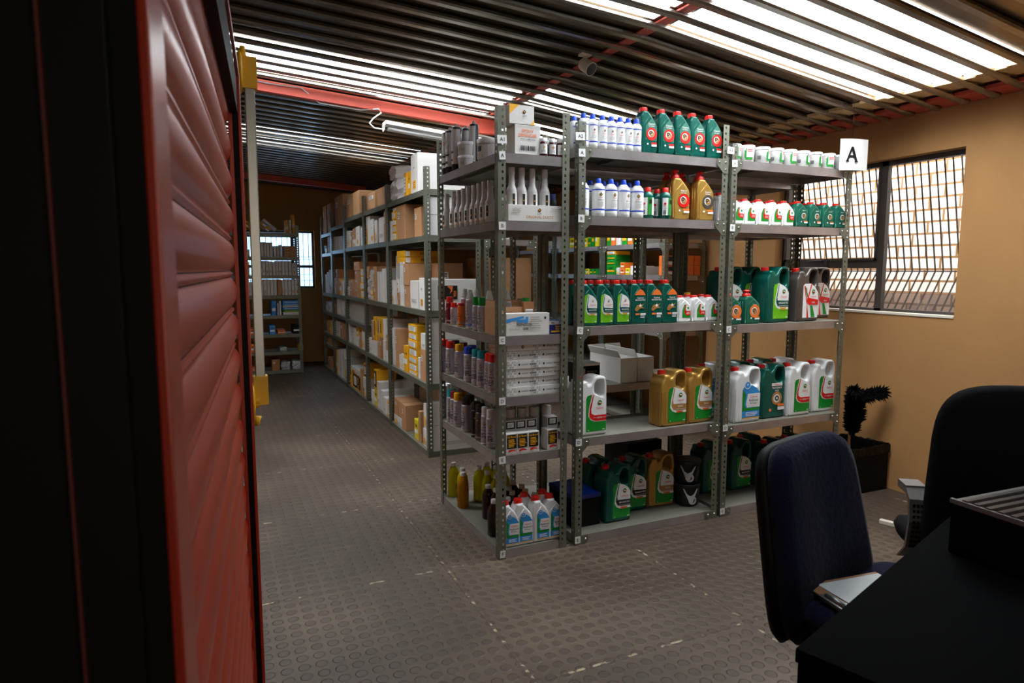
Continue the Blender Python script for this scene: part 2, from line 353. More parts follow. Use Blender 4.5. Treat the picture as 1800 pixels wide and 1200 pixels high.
for k in range(NB):
    ya = Yk0 + k * PI_; yb = ya + PI_; ym = (ya + yb) / 2
    cuts = sorted((s[0], s[1], i) for i, s in enumerate(SKY) if s[2] < ym < s[3]); x = X0
    for a, c, i in cuts:
        if a > x: strip(ce, x, a, ya, yb, 'sheet')
        strip(sky[i], a, c, ya, yb, skm); x = c
    strip(ce, x, WX + .3, ya, yb, 'sheet')
    for xa, xb in ((X0, PX), (PX, WX - .06)):
        za, zc = zb(xa), zb(xb); q = []
        for xx, zz in ((xa, za), (xb, zc)): q += [(xx, ya - .024, zz + .008), (xx, ya - .016, zz), (xx, ya + .016, zz), (xx, ya + .024, zz + .008), (xx, ya + .024, zz + .02), (xx, ya - .024, zz + .02)]
        bars.add(q, [(j, (j + 1) % 6, 6 + (j + 1) % 6, 6 + j) for j in range(6)] + [(0, 5, 4, 3, 2, 1), (6, 7, 8, 9, 10, 11)], 'bar')
ceil = struct(ce.build('ceiling')); struct(bars.build('batten', ceil))
for s in sky: struct(s.build('translucent_sheet', ceil))
struct(MB().box(PX - .03, Y0, zb(PX) + .0205, PX + .03, Y1, zb(PX) + .029, 'redbeam').build('trim_1'))          # purlin above the bars
struct(MB().box(WX - .20, Y0, zb(WX) + .03, WX + .02, Y1, zb(WX) + .05, 'redbeam').build('trim_2'))     # wall plate
for i, (y, mm_) in enumerate(((4.75, 'redbeam'), (9.2, 'redbeam'))):
    mb = MB(); za, zc = zb(X0), zb(PX)
    mb.add([(X0, y, za - .07), (PX, y, zc - .07), (PX, y + .05, zc - .07), (X0, y + .05, za - .07), (X0, y, za), (PX, y, zc), (PX, y + .05, zc), (X0, y + .05, za)], [(0, 3, 2, 1), (4, 5, 6, 7), (0, 1, 5, 4), (1, 2, 6, 5), (2, 3, 7, 6), (3, 0, 4, 7)], mm_)
    if i == 0: mb.box(PX - .09, y - .004, zc - .1, PX + .06, y + .055, zc - .0, mm_)
    struct(mb.build('trim_%d' % (3 + i)))
mb = MB(); y = 1.2; rr = random.Random(4)
while y < 4: mb.box(3.46 + rr.uniform(-.03, .02), y, zb(3.56) + .022, 3.66, y + .155, zb(3.5) + .032, mat('foam_closure', (214, 178, 128), .9)); y += .155
struct(mb.build('trim_5'))
# white electric cable clipped along the rafter, strip lights, security camera
ZB = lambda x, d: zb(x) - d
tag(MB().tube([(x, 4.74, ZB(x, .012 + .008 * (k % 2))) for k, x in enumerate((-.4, -.1, .15, .4, .6))] + [(.72, 4.775, ZB(.72, .082)), (1.0, 4.78, ZB(1, .08)), (1.12, 4.74, ZB(1.12, .06)), (1.13, 4.72, ZB(1.13, .09)), (1.07, 4.70, ZB(1.07, .14)), (1.04, 4.69, ZB(1.04, .18)), (1.07, 4.68, ZB(1.07, .21)), (1.12, 4.66, 2.345)], .0045, 'white', 6).build('electric_cable'), 'white electric cable running along the red rafter to the strip light', 'cable')
def strip_light(loc, rz, label, L=.95):
    t = thing('strip_light', label, 'light', loc, rz)
    mb = MB().box(0, -.05, .03, L, .05, .055, 'white'); mb.build('housing', t, .004)
    mb = MB(); 
    for s_ in (-.018, .018): mb.tube([(.03, s_, .01), (L - .03, s_, .01)], .011, 'white', 10)
    mb.build('fluorescent_tube', t)
    mb = MB(); n_ = 8
    vs = [(x, -.052 * cos(a * pi / n_), .03 - .045 * sin(a * pi / n_)) for x in (0, L) for a in range(n_ + 1)]
    mb.add(vs, [(a, a + 1, n_ + 2 + a, n_ + 1 + a) for a in range(n_)], glass, True)
    mb.add(vs, [tuple(range(n_ + 1)), tuple(range(n_ + 1, 2 * n_ + 2))], 'lens'); mb.build('diffuser', t)
    return t
o = strip_light((1.12, 4.62, 2.335), 0, 'white strip light hanging below the red rafter'); o.rotation_euler = (0, radians(5), 0)
o = strip_light((1.55, 1.22, 2.40), 0, 'clear covered strip light under the roof bars by the large skylight'); o.rotation_euler = (0, radians(6), radians(-4))
c = thing('security_camera', 'white dome-shaped security camera fixed below the roof bars', 'camera', (1.85, 3.15, zb(1.85) + .002))
MB().box(-.03, -.02, -.01, .03, .02, 0, 'cream').tube([(0, 0, -.01), (.0, 0, -.045)], .01, 'cream').build('bracket', c)
tf = Matrix.Translation((0, 0, -.055)) @ Matrix.Rotation(radians(125), 4, (1, .35, 0))
mb = MB().lathe([(.001, -.035), (.02, -.032), (.03, -.02), (.034, 0), (.035, .05), (.036, .055)], 'cream', 16, tf); mb.build('housing', c)
MB().lathe([(.033, .0555), (.03, .056), (.001, .0565)], 'dark', 16, tf).build('lens', c)

# ============================================================ bolted steel shelving
PCACHE = {}
def post_mesh(H, sx, sy):
    """perforated angle; flanges run from the corner toward +sx and +sy"""
    key = (round(H, 2), sx, sy)
    if key in PCACHE: return PCACHE[key]
    mb = MB(); p = .03; W = .038; T = .0018; n = int(H / p)
    def P(ax, u, t, z):   # u along the flange, t its thickness
        return (sx * u, sy * t, z) if ax == 0 else (sx * t, sy * u, z)
    for ax in (0, 1):
        flip = (sx * sy < 0) ^ (ax == 1)
        for k in range(n):
            z0 = k * p; z1 = z0 + p; a0, a1 = (.018, .027); h0, h1 = z0 + .009, z0 + .021
            O = [(0, z0), (W, z0), (W, z1), (0, z1)]; I = [(a0, h0), (a1, h0), (a1, h1), (a0, h1)]
            for t, fl in ((0, flip), (T, not flip)):
                vs = [P(ax, u, t, z) for u, z in O + I]
                mb.add(vs, [tuple([i, (i + 1) % 4, 4 + (i + 1) % 4, 4 + i][::(1 if not fl else -1)]) for i in range(4)], 'post')
            vs = [P(ax, u, t, z) for t in (0, T) for u, z in I]
            mb.add(vs, [(i, (i + 1) % 4, 4 + (i + 1) % 4, 4 + i) for i in range(4)], 'post')
        vs = [P(ax, u, t, z) for u in (0, W) for t in (0, T) for z in (0, n * p)]
        mb.add(vs, [(4, 5, 7, 6), (0, 4, 6, 2), (1, 3, 7, 5)], 'post')
    PCACHE[key] = mb.mesh('post'); return PCACHE[key]
TCACHE = {}
def tray_mesh(w_, d_, front):
    key = (round(w_, 3), round(d_, 3), front)
    if key in TCACHE: return TCACHE[key]
    mb = MB(); g = .0022; h = .042
    mb.box(g, g, -.003, w_ - g, d_ - g, 0, 'traytop')
    mb.box(g, g, -h, w_ - g, g + .0015, -.0005, front); mb.box(g, d_ - g - .0015, -h, w_ - g, d_ - g, -.0005, front)
    mb.box(g, g, -h, g + .0015, d_ - g, -.0005, front); mb.box(w_ - g - .0015, g, -h, w_ - g, d_ - g, -.0005, front)
    mb.box(g, g, -h - .0015, w_ - g, g + .014, -h, front); mb.box(g, d_ - g - .014, -h - .0015, w_ - g, d_ - g, -h, front)
    mb.box(w_ * .35, g + .02, -.02, w_ * .65, d_ - g - .02, -.004, 'traytop')
    TCACHE[key] = mb.mesh('shelf'); return TCACHE[key]
BCACHE = {}
def gusset_mesh(ax, sx):
    key = (ax, sx)
    if key in BCACHE: return BCACHE[key]
    mb = MB(); a, b, t = .075, .075, .0018
    o2 = [(0, 0), (a, 0), (a, -.032), (.03, -b), (0, -b)]
    vs = [((sx * u, s_, v) if ax == 0 else (s_, sx * u, v)) for s_ in (-t, t * .2) for u, v in o2]
    mb.add(vs, [(0, 1, 2, 3, 4), (9, 8, 7, 6, 5)] + [(i, 5 + i, 5 + (i + 1) % 5, (i + 1) % 5) for i in range(5)], 'post')
    for u, v in ((.018, -.018), (.018, -.055), (.06, -.018)):
        if ax == 0: tf = Matrix.Translation((sx * u, -t, v)) @ Matrix.Rotation(pi / 2, 4, 'X')
        else: tf = Matrix.Translation((-t, sx * u, v)) @ Matrix.Rotation(-pi / 2, 4, 'Y')
        mb.lathe([(.006, 0), (.006, .002), (.004, .004)], 'bolt', 8, tf)
    BCACHE[key] = mb.mesh('bracket'); return BCACHE[key]
def link(me, name, parent, loc=(0, 0, 0)):
    o = bpy.data.objects.new(name, me); COL.objects.link(o); o.parent = parent; o.location = loc; return o
def unit(x0, y0, w_, d_, H, zs, label, front='tray', gus='f', brace=None, group='bolted steel shelving units', HR=None):
    u = thing('shelving_unit', label, 'shelving', (x0, y0, 0), 0, group)
    for sx, sy, px, py in ((1, 1, 0, 0), (-1, 1, w_, 0), (1, -1, 0, d_), (-1, -1, w_, d_)):
        link(post_mesh((HR or H) if (sx < 0) else H, sx, sy), 'post', u, (px, py, 0))
    for z in zs:
        link(tray_mesh(w_ - .004, d_ - .004, front), 'shelf', u, (.002, .002, z))
        if 'f' in gus:
            for s_, px in ((1, 0), (-1, w_)): link(gusset_mesh(0, s_), 'bracket', u, (px, -.0003, z - .0))
        if 'l' in gus:
            for s_, py in ((1, 0), (-1, d_)): link(gusset_mesh(1, s_), 'bracket', u, (-.0003, py, z))
    return u
def shelf_tag(u, s, x, z, w_=.032, h_=.036, y=-.006):
    it = [('rect', -w_ / 2, -h_ / 2, w_ / 2, h_ / 2, 'paper'), ('text', s, 0, 0, h_ * .45, 'black', w_ * .72)]
    o = decal('tag', it, u); o.location = (x, y, z); o.rotation_euler = (0, radians(random.uniform(-4, 4)), 0); return o
YF = 2.77
ZA1 = [1.90, 1.60, 1.07, .785, .505, .045]; ZA2 = [1.955, 1.635, 1.10, .545, .045]; ZA3 = [1.955, 1.62, 1.075, .515, .045]
u1 = unit(1.185, YF, .365, .88, 2.10, ZA1, 'grey bolted steel shelving unit tagged A1 at the front corner by the aisle', gus='')
for s, z, w_ in (('A1', 1.955, .046), ('A', 1.885, .03), ('B', 1.575, .034), ('C', 1.055, .03), ('D', .770, .032), ('E', .49, .034), ('F', .03, .028)): shelf_tag(u1, s, .016 + .004 * random.random(), z, w_)
u2 = unit(1.60, YF, .905, .38, 2.07, ZA2, 'grey bolted steel shelving unit tagged A2, middle of the front row', HR=2.13)
for s, z, w_ in (('A2', 2.0, .05), ('A', 1.925, .036), ('B', 1.62, .034), ('C', 1.085, .034), ('D', .53, .034), ('E', .03, .032)): shelf_tag(u2, s, .012 - .01 * (s == 'A2'), z, w_, y=-.008)
u3 = unit(2.53, YF, .91, .38, 2.04, ZA3, 'grey bolted steel shelving unit tagged A3 nearest the wall window')
for s, z, w_ in (('A3', 2.0, .046), ('A', 1.935, .036), ('B', 1.60, .034), ('C', 1.055, .034), ('D', .51, .034), ('E', .035, .032)): shelf_tag(u3, s, .012 - .03 * (s == 'A3'), z, w_, y=-.008)
# back-to-back units behind A2 and A3
unit(1.60, 3.165, .905, .40, 2.05, [1.93, 1.62, 1.2, .74, .05][:1] + [1.62, .72, .05], 'shelving unit standing back to back behind the A2 unit', gus='')
unit(2.53, 3.165, .91, .40, 2.05, [1.93, 1.62, .72, .05], 'shelving unit standing back to back behind the A3 unit', gus='')
# long rack of parts cartons along the aisle
XB = 1.39; BY = [4.56, 5.70, 6.67, 7.74, 8.65, 9.50]; BD = .42
BZ = [[1.945, 1.62, 1.08, .545, .04], [1.945, 1.62, 1.08, .545, .04], [1.945, 1.62, 1.08, .81, .545, .04], [1.90, 1.61, 1.07, .82, .54, .04], [1.85, 1.59, 1.06, .81, .52, .37, .04]]
NM = ['first', 'second', 'third', 'fourth', 'fifth']
for i in range(5):
    unit(XB, BY[i], BD, BY[i + 1] - BY[i] - .01, 2.12, BZ[i], '%s bay from the front of the long steel rack full of parts cartons' % NM[i], front='post', gus='', group='bays of the long carton rack')
unit(1.84, 4.56, .44, 1.13, 2.12, [1.93, 1.60, 1.08, .545, .04], 'shelving unit back to back with the long carton rack, holding big cardboard boxes', gus='f')
# rack on the right wall behind the front row
CX, CY = 3.39, 4.45
for i, (y, nm) in enumerate(((CY, 'nearest'), (CY + .97, 'middle'), (CY + 1.94, 'farthest'))):
    unit(CX, y, .42, .95, 2.1, [1.93, 1.60, 1.33, .86, .45, .05], '%s shelving unit of the filter rack against the right wall' % nm, gus='lf' if i == 0 else 'l', group='filter rack units')
# shelf across the far end of the aisle
unit(.02, 9.12, 1.04, .38, 1.97, [1.85, 1.54, 1.30, 1.04, .78, .53, .30, .05], 'steel shelving unit across the far end of the aisle before the window', front='post', gus='')

# ============================================================ bottles, jugs, cans
def scl(p, w_, h_): return [(x * w_, z * h_) for x, z in p]
def root(name): return thing(name, None, None, (0, 0, 0))
def solid(name, loops, depth, bevel, m, parent, x=0, y=0, smooth=True):
    me = curve_mesh(loops, depth, bevel)
    mb = MB(); mb.merge(me, m, Matrix.Translation((x, y, 0)) @ UPR, smooth); bpy.data.meshes.remove(me)
    return mb.build(name, parent)
def ribcap(name, cx, cy, z0, z1, r, m, parent, seg=24):
    mb = MB(); vs = []; fs = []
    prof = [(1, z0), (1, z1 - .2 * (z1 - z0)), (.9, z1)]
    for f, z in prof:
        for k in range(seg): q = r * f * (1 + (.04 if k % 2 else -.02)); vs.append((cx + q * cos(2 * pi * k / seg), cy + q * sin(2 * pi * k / seg), z))
    for j in range(2):
        for k in range(seg): a = j * seg + k; b_ = j * seg + (k + 1) % seg; fs.append((a, b_, b_ + seg, a + seg))
    fs.append(tuple(2 * seg + k for k in range(seg))); mb.add(vs, fs, m); return mb.build(name, parent)
JUG = [(.02, 0), (.98, 0), (1, .02), (1, .58), (.985, .70), (.965, .93), (.93, .985), (.84, 1), (.66, 1), (.56, .975), (.50, .92), (.43, .875), (.345, .865), (.34, .93), (.12, .93), (.115, .87), (.03, .80), (0, .72), (0, .02)]
HOLE = [(.56, .73), (.57, .87), (.62, .94), (.82, .94), (.875, .90), (.89, .76), (.885, .69), (.82, .65), (.68, .68)]
B1L = [(.02, 0), (.98, 0), (1, .02), (1, .59), (.95, .66), (.70, .80), (.54, .87), (.50, .885), (.50, .92), (.10, .92), (.10, .88), (.02, .83), (0, .78), (0, .02)]
def castrol_label(w_, h_, kind, tall=1.0):
    """polygons and words on the front, in metres"""
    W = lambda *p: scl(p, w_, h_)
    it = []
    c = {'magnatec': ('lime', 'teal', 'MAGNATEC', 'yellow'), 'magnatecd': ('green', 'black', 'MAGNATEC', 'orange'), 'gtx': ('green', 'red', 'GTX', None), 'edge': ('green', 'goldtx', 'EDGE', 'orange'), 'crb': ('paper', 'red', 'CRB', None)}.get(kind)
    x0, x1 = (.27, .96)
    if c:
        if kind == 'crb':
            it += [('poly', W((.27, .07), (.96, .07), (.96, .53), (.80, .64), (.62, .70), (.34, .70), (.27, .66)), 'paper'), ('poly', W((.30, .66), (.36, .66), (.55, .07), (.46, .07), (.45, .3)), 'red'), ('poly', W((.36, .64), (.42, .62), (.50, .45), (.45, .45)), 'green'), ('poly', W((.60, .30), (.70, .30), (.84, .08), (.66, .08)), 'green')]
        else:
            it += [('poly', W((.27, .07), (.96, .07), (.96, .53), (.85, .61), (.70, .665), (.45, .70), (.31, .68), (.27, .63)), c[0])]
            it += [('poly', W((.47, .705), (.72, .66), (.86, .61), (.96, .53), (.96, .235), (.58, .235), (.42, .27), (.34, .34), (.37, .48)), 'paper')]
        if kind == 'gtx': it += [('poly', W((.50, .70), (.53, .69), (.44, .45), (.45, .38), (.55, .345), (.96, .345), (.96, .245), (.60, .245), (.45, .28), (.37, .34), (.39, .48)), 'red')]
        elif kind == 'crb': it += [('poly', W((.62, .70), (.66, .69), (.52, .44), (.96, .40), (.96, .30), (.55, .30), (.42, .37)), 'red')]
        else: it += [('poly', W((.49, .69), (.52, .69), (.44, .46), (.46, .40), (.96, .39), (.96, .28), (.60, .28), (.46, .30), (.39, .37), (.41, .48)), c[1])]
        it += [('disk', .73 * w_, .555 * h_, .055 * w_ + .003 * tall, 'green'), ('poly', W((.69, .575), (.78, .56), (.78, .545), (.70, .55)), 'paper'), ('poly', W((.68, .56), (.78, .545), (.78, .535), (.69, .54)), 'red'),
               ('text', 'Castrol', .72 * w_, .465 * h_, .034 * h_, 'red', .36 * w_), ('text', c[2], .72 * w_, (.30 if kind == 'gtx' else .352 if kind != 'crb' else .35) * h_, .032 * h_, 'paper', .42 * w_), ('rect', .50 * w_, .30 * h_, .94 * w_, .307 * h_, 'offw')]
        if c[3]: it += [('rect', .56 * w_, .238 * h_, .82 * w_, .27 * h_, c[3]), ('text', '5W-40', .69 * w_, .254 * h_, .018 * h_, 'black', .22 * w_)]
        it += [('text', '5L' if tall else '1L', .34 * w_, .10 * h_, .02 * h_, 'paper'), ('text', '000', .86 * w_, .10 * h_, .025 * h_, 'paper')] if kind != 'crb' else []
    elif kind == 'orange':
        it += [('poly', W((.30, .66), (.94, .66), (.78, .76), (.62, .80), (.48, .76)), 'orange'), ('text', 'Castrol', .62 * w_, .60 * h_, .04 * h_, 'paper', .46 * w_), ('text', 'MAGNATEC', .62 * w_, .55 * h_, .035 * h_, 'paper', .60 * w_),
               ('poly', W((.36, .40), (.46, .44), (.58, .43), (.62, .49), (.68, .43), (.84, .47), (.72, .40), (.86, .36), (.66, .36), (.52, .33), (.40, .30), (.36, .34)), 'goldtx'), ('disk', .62 * w_, .42 * h_, .07 * w_, 'paper'), ('ring', .40 * w_, .34 * h_, .05 * w_, .10 * w_, 'goldtx'),
               ('rect', .34 * w_, .21 * h_, .58 * w_, .25 * h_, 'orange'), ('rect', .62 * w_, .21 * h_, .94 * w_, .25 * h_, 'paper'), ('lines', .62 * w_, .14 * h_, .92 * w_, .20 * h_, 2, 'paper')]
    elif kind in ('redring', 'goldring', 'greyring', 'orangering', 'plainmag'):
        cc = {'redring': 'red', 'goldring': 'red', 'greyring': 'grey', 'orangering': 'orange', 'plainmag': 'teal2'}[kind]
        if kind == 'redring': it += [('poly', W((.27, .06), (.97, .06), (.97, .57), (.84, .68), (.66, .77), (.40, .66), (.27, .58)), 'panel'), ('poly', W((.27, .06), (.97, .06), (.97, .27), (.27, .30)), 'teal')]
        it += [('text', 'Castrol', .62 * w_, .64 * h_, .04 * h_, 'paper', .44 * w_), ('text', 'TRANSMAX', .62 * w_, .59 * h_, .022 * h_, 'paper', .5 * w_),
               ('disk', .63 * w_, .42 * h_, .335 * w_, cc), ('disk', .60 * w_, .43 * h_, .19 * w_, 'paper'), ('ring', .62 * w_, .42 * h_, .05 * w_, .15 * w_, 'goldtx'), ('ring', .56 * w_, .45 * h_, .05 * w_, .10 * w_, 'black'), ('rect', .60 * w_, .205 * h_, .94 * w_, .24 * h_, 'orange' if kind != 'redring' else 'red'), ('rect', .62 * w_, .15 * h_, .94 * w_, .195 * h_, 'paper'), ('disk', .38 * w_, .20 * h_, .05 * w_, 'paper')]
    elif kind == 'transmax':
        it += [('rect', .40 * w_, .60 * h_, .85 * w_, .655 * h_, 'paper'), ('text', 'Castrol', .64 * w_, .627 * h_, .034 * h_, 'red', .36 * w_), ('text', 'TRANSMAX', .62 * w_, .565 * h_, .034 * h_, 'paper', .64 * w_), ('text', 'AXLE', .62 * w_, .515 * h_, .03 * h_, 'paper', .3 * w_),
               ('disk', .62 * w_, .37 * h_, .22 * w_, 'goldtx'), ('disk', .61 * w_, .37 * h_, .14 * w_, 'paper'), ('ring', .62 * w_, .37 * h_, .04 * w_, .09 * w_, 'black'), ('rect', .66 * w_, .22 * h_, .94 * w_, .265 * h_, 'orange'), ('rect', .66 * w_, .15 * h_, .94 * w_, .21 * h_, 'paper'), ('disk', .34 * w_, .16 * h_, .05 * w_, 'orange')]
    elif kind == 'radicool':
        it += [('poly', W((.28, .07), (.96, .07), (.96, .53), (.84, .61), (.66, .67), (.36, .67), (.28, .60)), 'lblue'), ('poly', W((.28, .60), (.42, .50), (.36, .34), (.42, .26), (.96, .26), (.96, .21), (.28, .21)), 'green'),
               ('poly', W((.48, .52), (.96, .52), (.96, .27), (.46, .27), (.42, .34)), 'paper'), ('disk', .46 * w_, .68 * h_, .12 * w_, 'lblue'), ('ring', .46 * w_, .68 * h_, .10 * w_, .12 * w_, 'paper'), ('disk', .46 * w_, .69 * h_, .03 * w_, 'paper'),
               ('text', 'Castrol', .70 * w_, .465 * h_, .04 * h_, 'red', .42 * w_), ('text', 'Radicool', .70 * w_, .40 * h_, .042 * h_, 'black', .46 * w_), ('text', 'SF Premix', .70 * w_, .345 * h_, .028 * h_, 'black', .34 * w_), ('lines', .40 * w_, .11 * h_, .90 * w_, .19 * h_, 3, 'paper'), ('rect', .28 * w_, .07 * h_, .96 * w_, .09 * h_, 'yellow')]
    elif kind == 'gtxs':
        it += [('poly', W((.50, .66), (.78, .64), (.96, .56), (.96, .17), (.36, .17), (.36, .46)), 'green'), ('poly', W((.58, .67), (.80, .64), (.97, .55), (.97, .26), (.64, .26), (.50, .36)), 'red'), ('poly', W((.64, .66), (.82, .62), (.97, .54), (.97, .42), (.66, .42), (.60, .50)), 'paper'), ('disk', .78 * w_, .53 * h_, .07 * w_, 'green'), ('text', 'GTX', .78 * w_, .34 * h_, .07 * h_, 'paper', .24 * w_)]
    return it
def jug(m, kind, w_=.172, h_=.30, d_=.115, capm='red'):
    def fn():
        t = root('oil_jug')
        solid('body', [scl(chaikin(JUG, 1), w_, h_), scl(chaikin(HOLE, 1), w_, h_)][:1] + [scl(chaikin(HOLE, 1), w_, h_)], d_, .013, m, t, 0, d_ / 2)
        mb = MB()
        for i in range(3): mb.box(.03 * w_ + i * .012, -.0015, .06 * h_, .03 * w_ + i * .012 + .005, .004, .62 * h_, m)
        for i in range(3): mb.box(-.0012, .02 + i * .026, .06 * h_, .004, .03 + i * .026, .60 * h_, m)
        mb.build('grip_ribs', t)
        ribcap('cap', .23 * w_, d_ / 2, .915 * h_, .99 * h_, .118 * w_, capm, t)
        if kind:
            o = decal('front_label', castrol_label(w_, h_, kind), t, -.0006)
        return t
    return fn
def bottle1(m, kind, w_=.094, h_=.225, d_=.062, capm='red', spout=False, out=B1L):
    def fn():
        t = root('oil_bottle')
        solid('body', [scl(chaikin(out, 1), w_, h_ if not spout else h_ * .92)], d_, .009, m, t, 0, d_ / 2)
        mb = MB()
        hh = h_ * (.92 if spout else 1)
        mb.tube([(.12 * w_, -.0005, .05 * hh), (.12 * w_, -.0005, .60 * hh), (.5 * w_, -.0005, .80 * hh)], .0016, m, 6); mb.tube([(-.0005, d_ * .35, .06 * hh), (-.0005, d_ * .35, .74 * hh)], .0018, m, 6); mb.tube([(-.0005, d_ * .65, .06 * hh), (-.0005, d_ * .65, .74 * hh)], .0018, m, 6)
        mb.build('moulded_ridge', t)
        if not spout: ribcap('cap', .30 * w_, d_ / 2, .895 * h_, h_, .215 * w_, capm, t)
        else: MB().lathe([(.22 * w_, .83 * h_), (.22 * w_, .90 * h_), (.13 * w_, .93 * h_), (.13 * w_, .975 * h_), (.19 * w_, .98 * h_), (.19 * w_, 1.0 * h_), (.06 * w_, 1.03 * h_)], capm, 16, cx=.30 * w_, cy=d_ / 2).build('spout_cap', t)
        if kind: decal('front_label', castrol_label(w_, hh, kind, 0), t, -.0006)
        return t
    return fn
def lathed(name, prof, m, capprof, capm, label=None, r=None, seg=20, extra=None, capname='cap'):
    def fn():
        t = root(name)
        MB().lathe(prof, m, seg).build('body', t)
        if capprof: MB().lathe(capprof, capm, seg).build(capname, t)
        if label: decal('label_band', label, t, r=r + .0004)
        if extra: extra(t)
        return t
    return fn
def xr(px, py, Y): return ony(px, py, Y).x
def yl(px, py, X): return onx(px, py, X).y
BAY = {'A1': 'the A1 unit', 'A2': 'the A2 unit', 'A3': 'the A3 unit'}
# ---- A2 top shelf: small white bottles, green gear oil bottles
lab = [('rect', -.024, .03, .024, .105, 'paper'), ('rect', -.024, .105, .024, .109, 'blue'), ('rect', -.024, .028, .024, .033, 'blue'), ('poly', [(-.005, .085), (0, .079), (.005, .085), (0, .091)], 'black'), ('disk', 0, .085, .002, 'orange'), ('text', 'LUFT', 0, .070, .006, 'red'), ('lines', -.012, .045, .014, .062, 3, 'offw')]
wb_s = lathed('additive_bottle', [(.020, 0), (.0255, .003), (.0255, .028), (.0245, .03), (.0245, .106), (.0255, .11), (.0255, .122), (.018, .134), (.013, .138), (.013, .142)], 'white', [(.0145, .130), (.0145, .140), (.012, .158), (.011, .160)], 'blue', lab, .0246)
px = [1026, 1042, 1059, 1075, 1090, 1104.5, 1119]
for i, p in enumerate(px):
    X = xr(p, 258, 2.80); put('wbs', wb_s, (X, 2.805, ZA2[0]), radians(-15 + 8 * (i % 3)), 'small white blue-capped bottle, %s from left in front row, top shelf of A2' % ORD[i + 1], 'bottle', 'small white additive bottles')
for i, p in enumerate(px):
    X = xr(p, 258, 2.80) - .012; put('wbs', wb_s, (X, 2.875, ZA2[0]), .4, 'small white blue-capped bottle, %s from left in back row, top shelf of A2' % ORD[i + 1], 'bottle', 'small white additive bottles')
px = [1130, 1161, 1190, 1216, 1246]
for i, p in enumerate(px):
    X = xr(p, 262, 2.80); put('redring', bottle1('teal', 'redring'), (X - .012, 2.80, ZA2[0]), radians(-3), 'dark green oil bottle with red ring, %s from left on top shelf of A2' % ORD[i + 1], 'oil bottle', 'green transmission oil bottles')
put('redring', None, (xr(1146, 262, 2.80), 2.90, ZA2[0]), 0, 'dark green oil bottle standing in second row behind others on A2 top shelf', 'oil bottle', 'green transmission oil bottles')
# ---- A2 second shelf
lab = [('rect', -.05, .035, .05, .125, 'paper'), ('rect', -.05, .125, .05, .130, 'blue'), ('rect', -.05, .030, .05, .036, 'blue'), ('poly', [(-.009, .105), (0, .095), (.009, .105), (0, .115)], 'black'), ('disk', 0, .105, .0045, 'yellow'), ('disk', 0, .105, .002, 'black'), ('text', 'LUFT', 0, .089, .006, 'red'), ('text', 'DISTILLED', 0, .078, .005, 'black'), ('lines', -.016, .045, .018, .07, 5, 'offw')]
wb_m = lathed('coolant_bottle', [(.028, 0), (.033, .004), (.033, .030), (.0318, .032), (.0318, .128), (.033, .131), (.030, .142), (.018, .158), (.013, .161), (.013, .166)], 'white', [(.015, .153), (.015, .160), (.0125, .182), (.011, .184)], 'blue', lab, .0320)
px = [1024, 1052, 1074, 1096, 1120]
for i, p in enumerate(px):
    put('wbm', wb_m, (max(1.639, xr(p, 380, 2.81)), 2.815, ZA2[1]), radians(-20 + 13 * (i % 4)), 'white bottle with blue cap, %s from left in front row, second shelf of A2' % ORD[i + 1], 'bottle', 'white bottles with blue caps')
for i, p in enumerate([1038, 1061, 1083, 1106]):
    put('wbm', wb_m, (xr(p, 380, 2.89), 2.895, ZA2[1]), .8 * i, 'white bottle with blue cap, %s from left in second row, second shelf of A2' % ORD[i + 1], 'bottle', 'white bottles with blue caps')
lab = [('rect', -.035, .018, .035, .105, 'paper'), ('rect', -.006, .018, .018, .105, 'green'), ('poly', [(0, .02), (.035, .02), (.035, .06), (.012, .09)], 'paper'), ('rect', .002, .075, .016, .095, 'black'), ('bars', -.03, .022, -.016, .045, 'black'), ('disk', -.022, .075, .006, 'red'), ('lines', -.03, .05, -.012, .068, 3, 'greyc')]
gb = lathed('brake_fluid_bottle', [(.026, 0), (.030, .004), (.030, .112), (.026, .128), (.014, .136), (.014, .142)], 'teal', [(.0155, .134), (.0155, .156), (.013, .158)], 'red', lab, .0302)
for i, (p, y) in enumerate(((1138, 2.83), (1154, 2.87), (1168.5, 2.81))):
    put('gb', gb, (xr(p, 380, y), y, ZA2[1]), radians(-25 + 15 * i), 'small round dark green bottle, %s of three beside the gold bottles on A2' % ORD[i + 1], 'bottle', 'small green brake fluid bottles')
for k, p, y, kd, wd in (('g1', 1184, 2.80, 'goldring', 'with red ring label nearest the small green bottles'), ('g2', 1227, 2.80, 'greyring', 'with grey ring label standing alone by the post')):
    put(k, bottle1('gold', kd, .105, .25, .065, spout=True), (xr(p, 384, y) - .008, y, ZA2[1]), radians(-4), 'gold oil bottle %s' % wd, 'oil bottle')
put('g1', None, (xr(1184, 384, 2.88) - .05, 2.89, ZA2[1]), 0, 'gold oil bottle behind the front gold bottle, only its red spout showing', 'oil bottle')
put('g1', None, (xr(1196, 384, 2.88), 2.885, ZA2[1]), 0, 'gold oil bottle close behind the front gold bottle on second shelf', 'oil bottle')
for i, (p, y) in enumerate(((1252, 2.92), (1262, 2.86))):
    put('hs', bottle1('white', None, .07, .16, .05), (xr(p, 384, y), y, ZA2[1]), 0, 'plain white bottle with red cap, %s from left by the A2 right post' % ORD[i + 1], 'bottle')
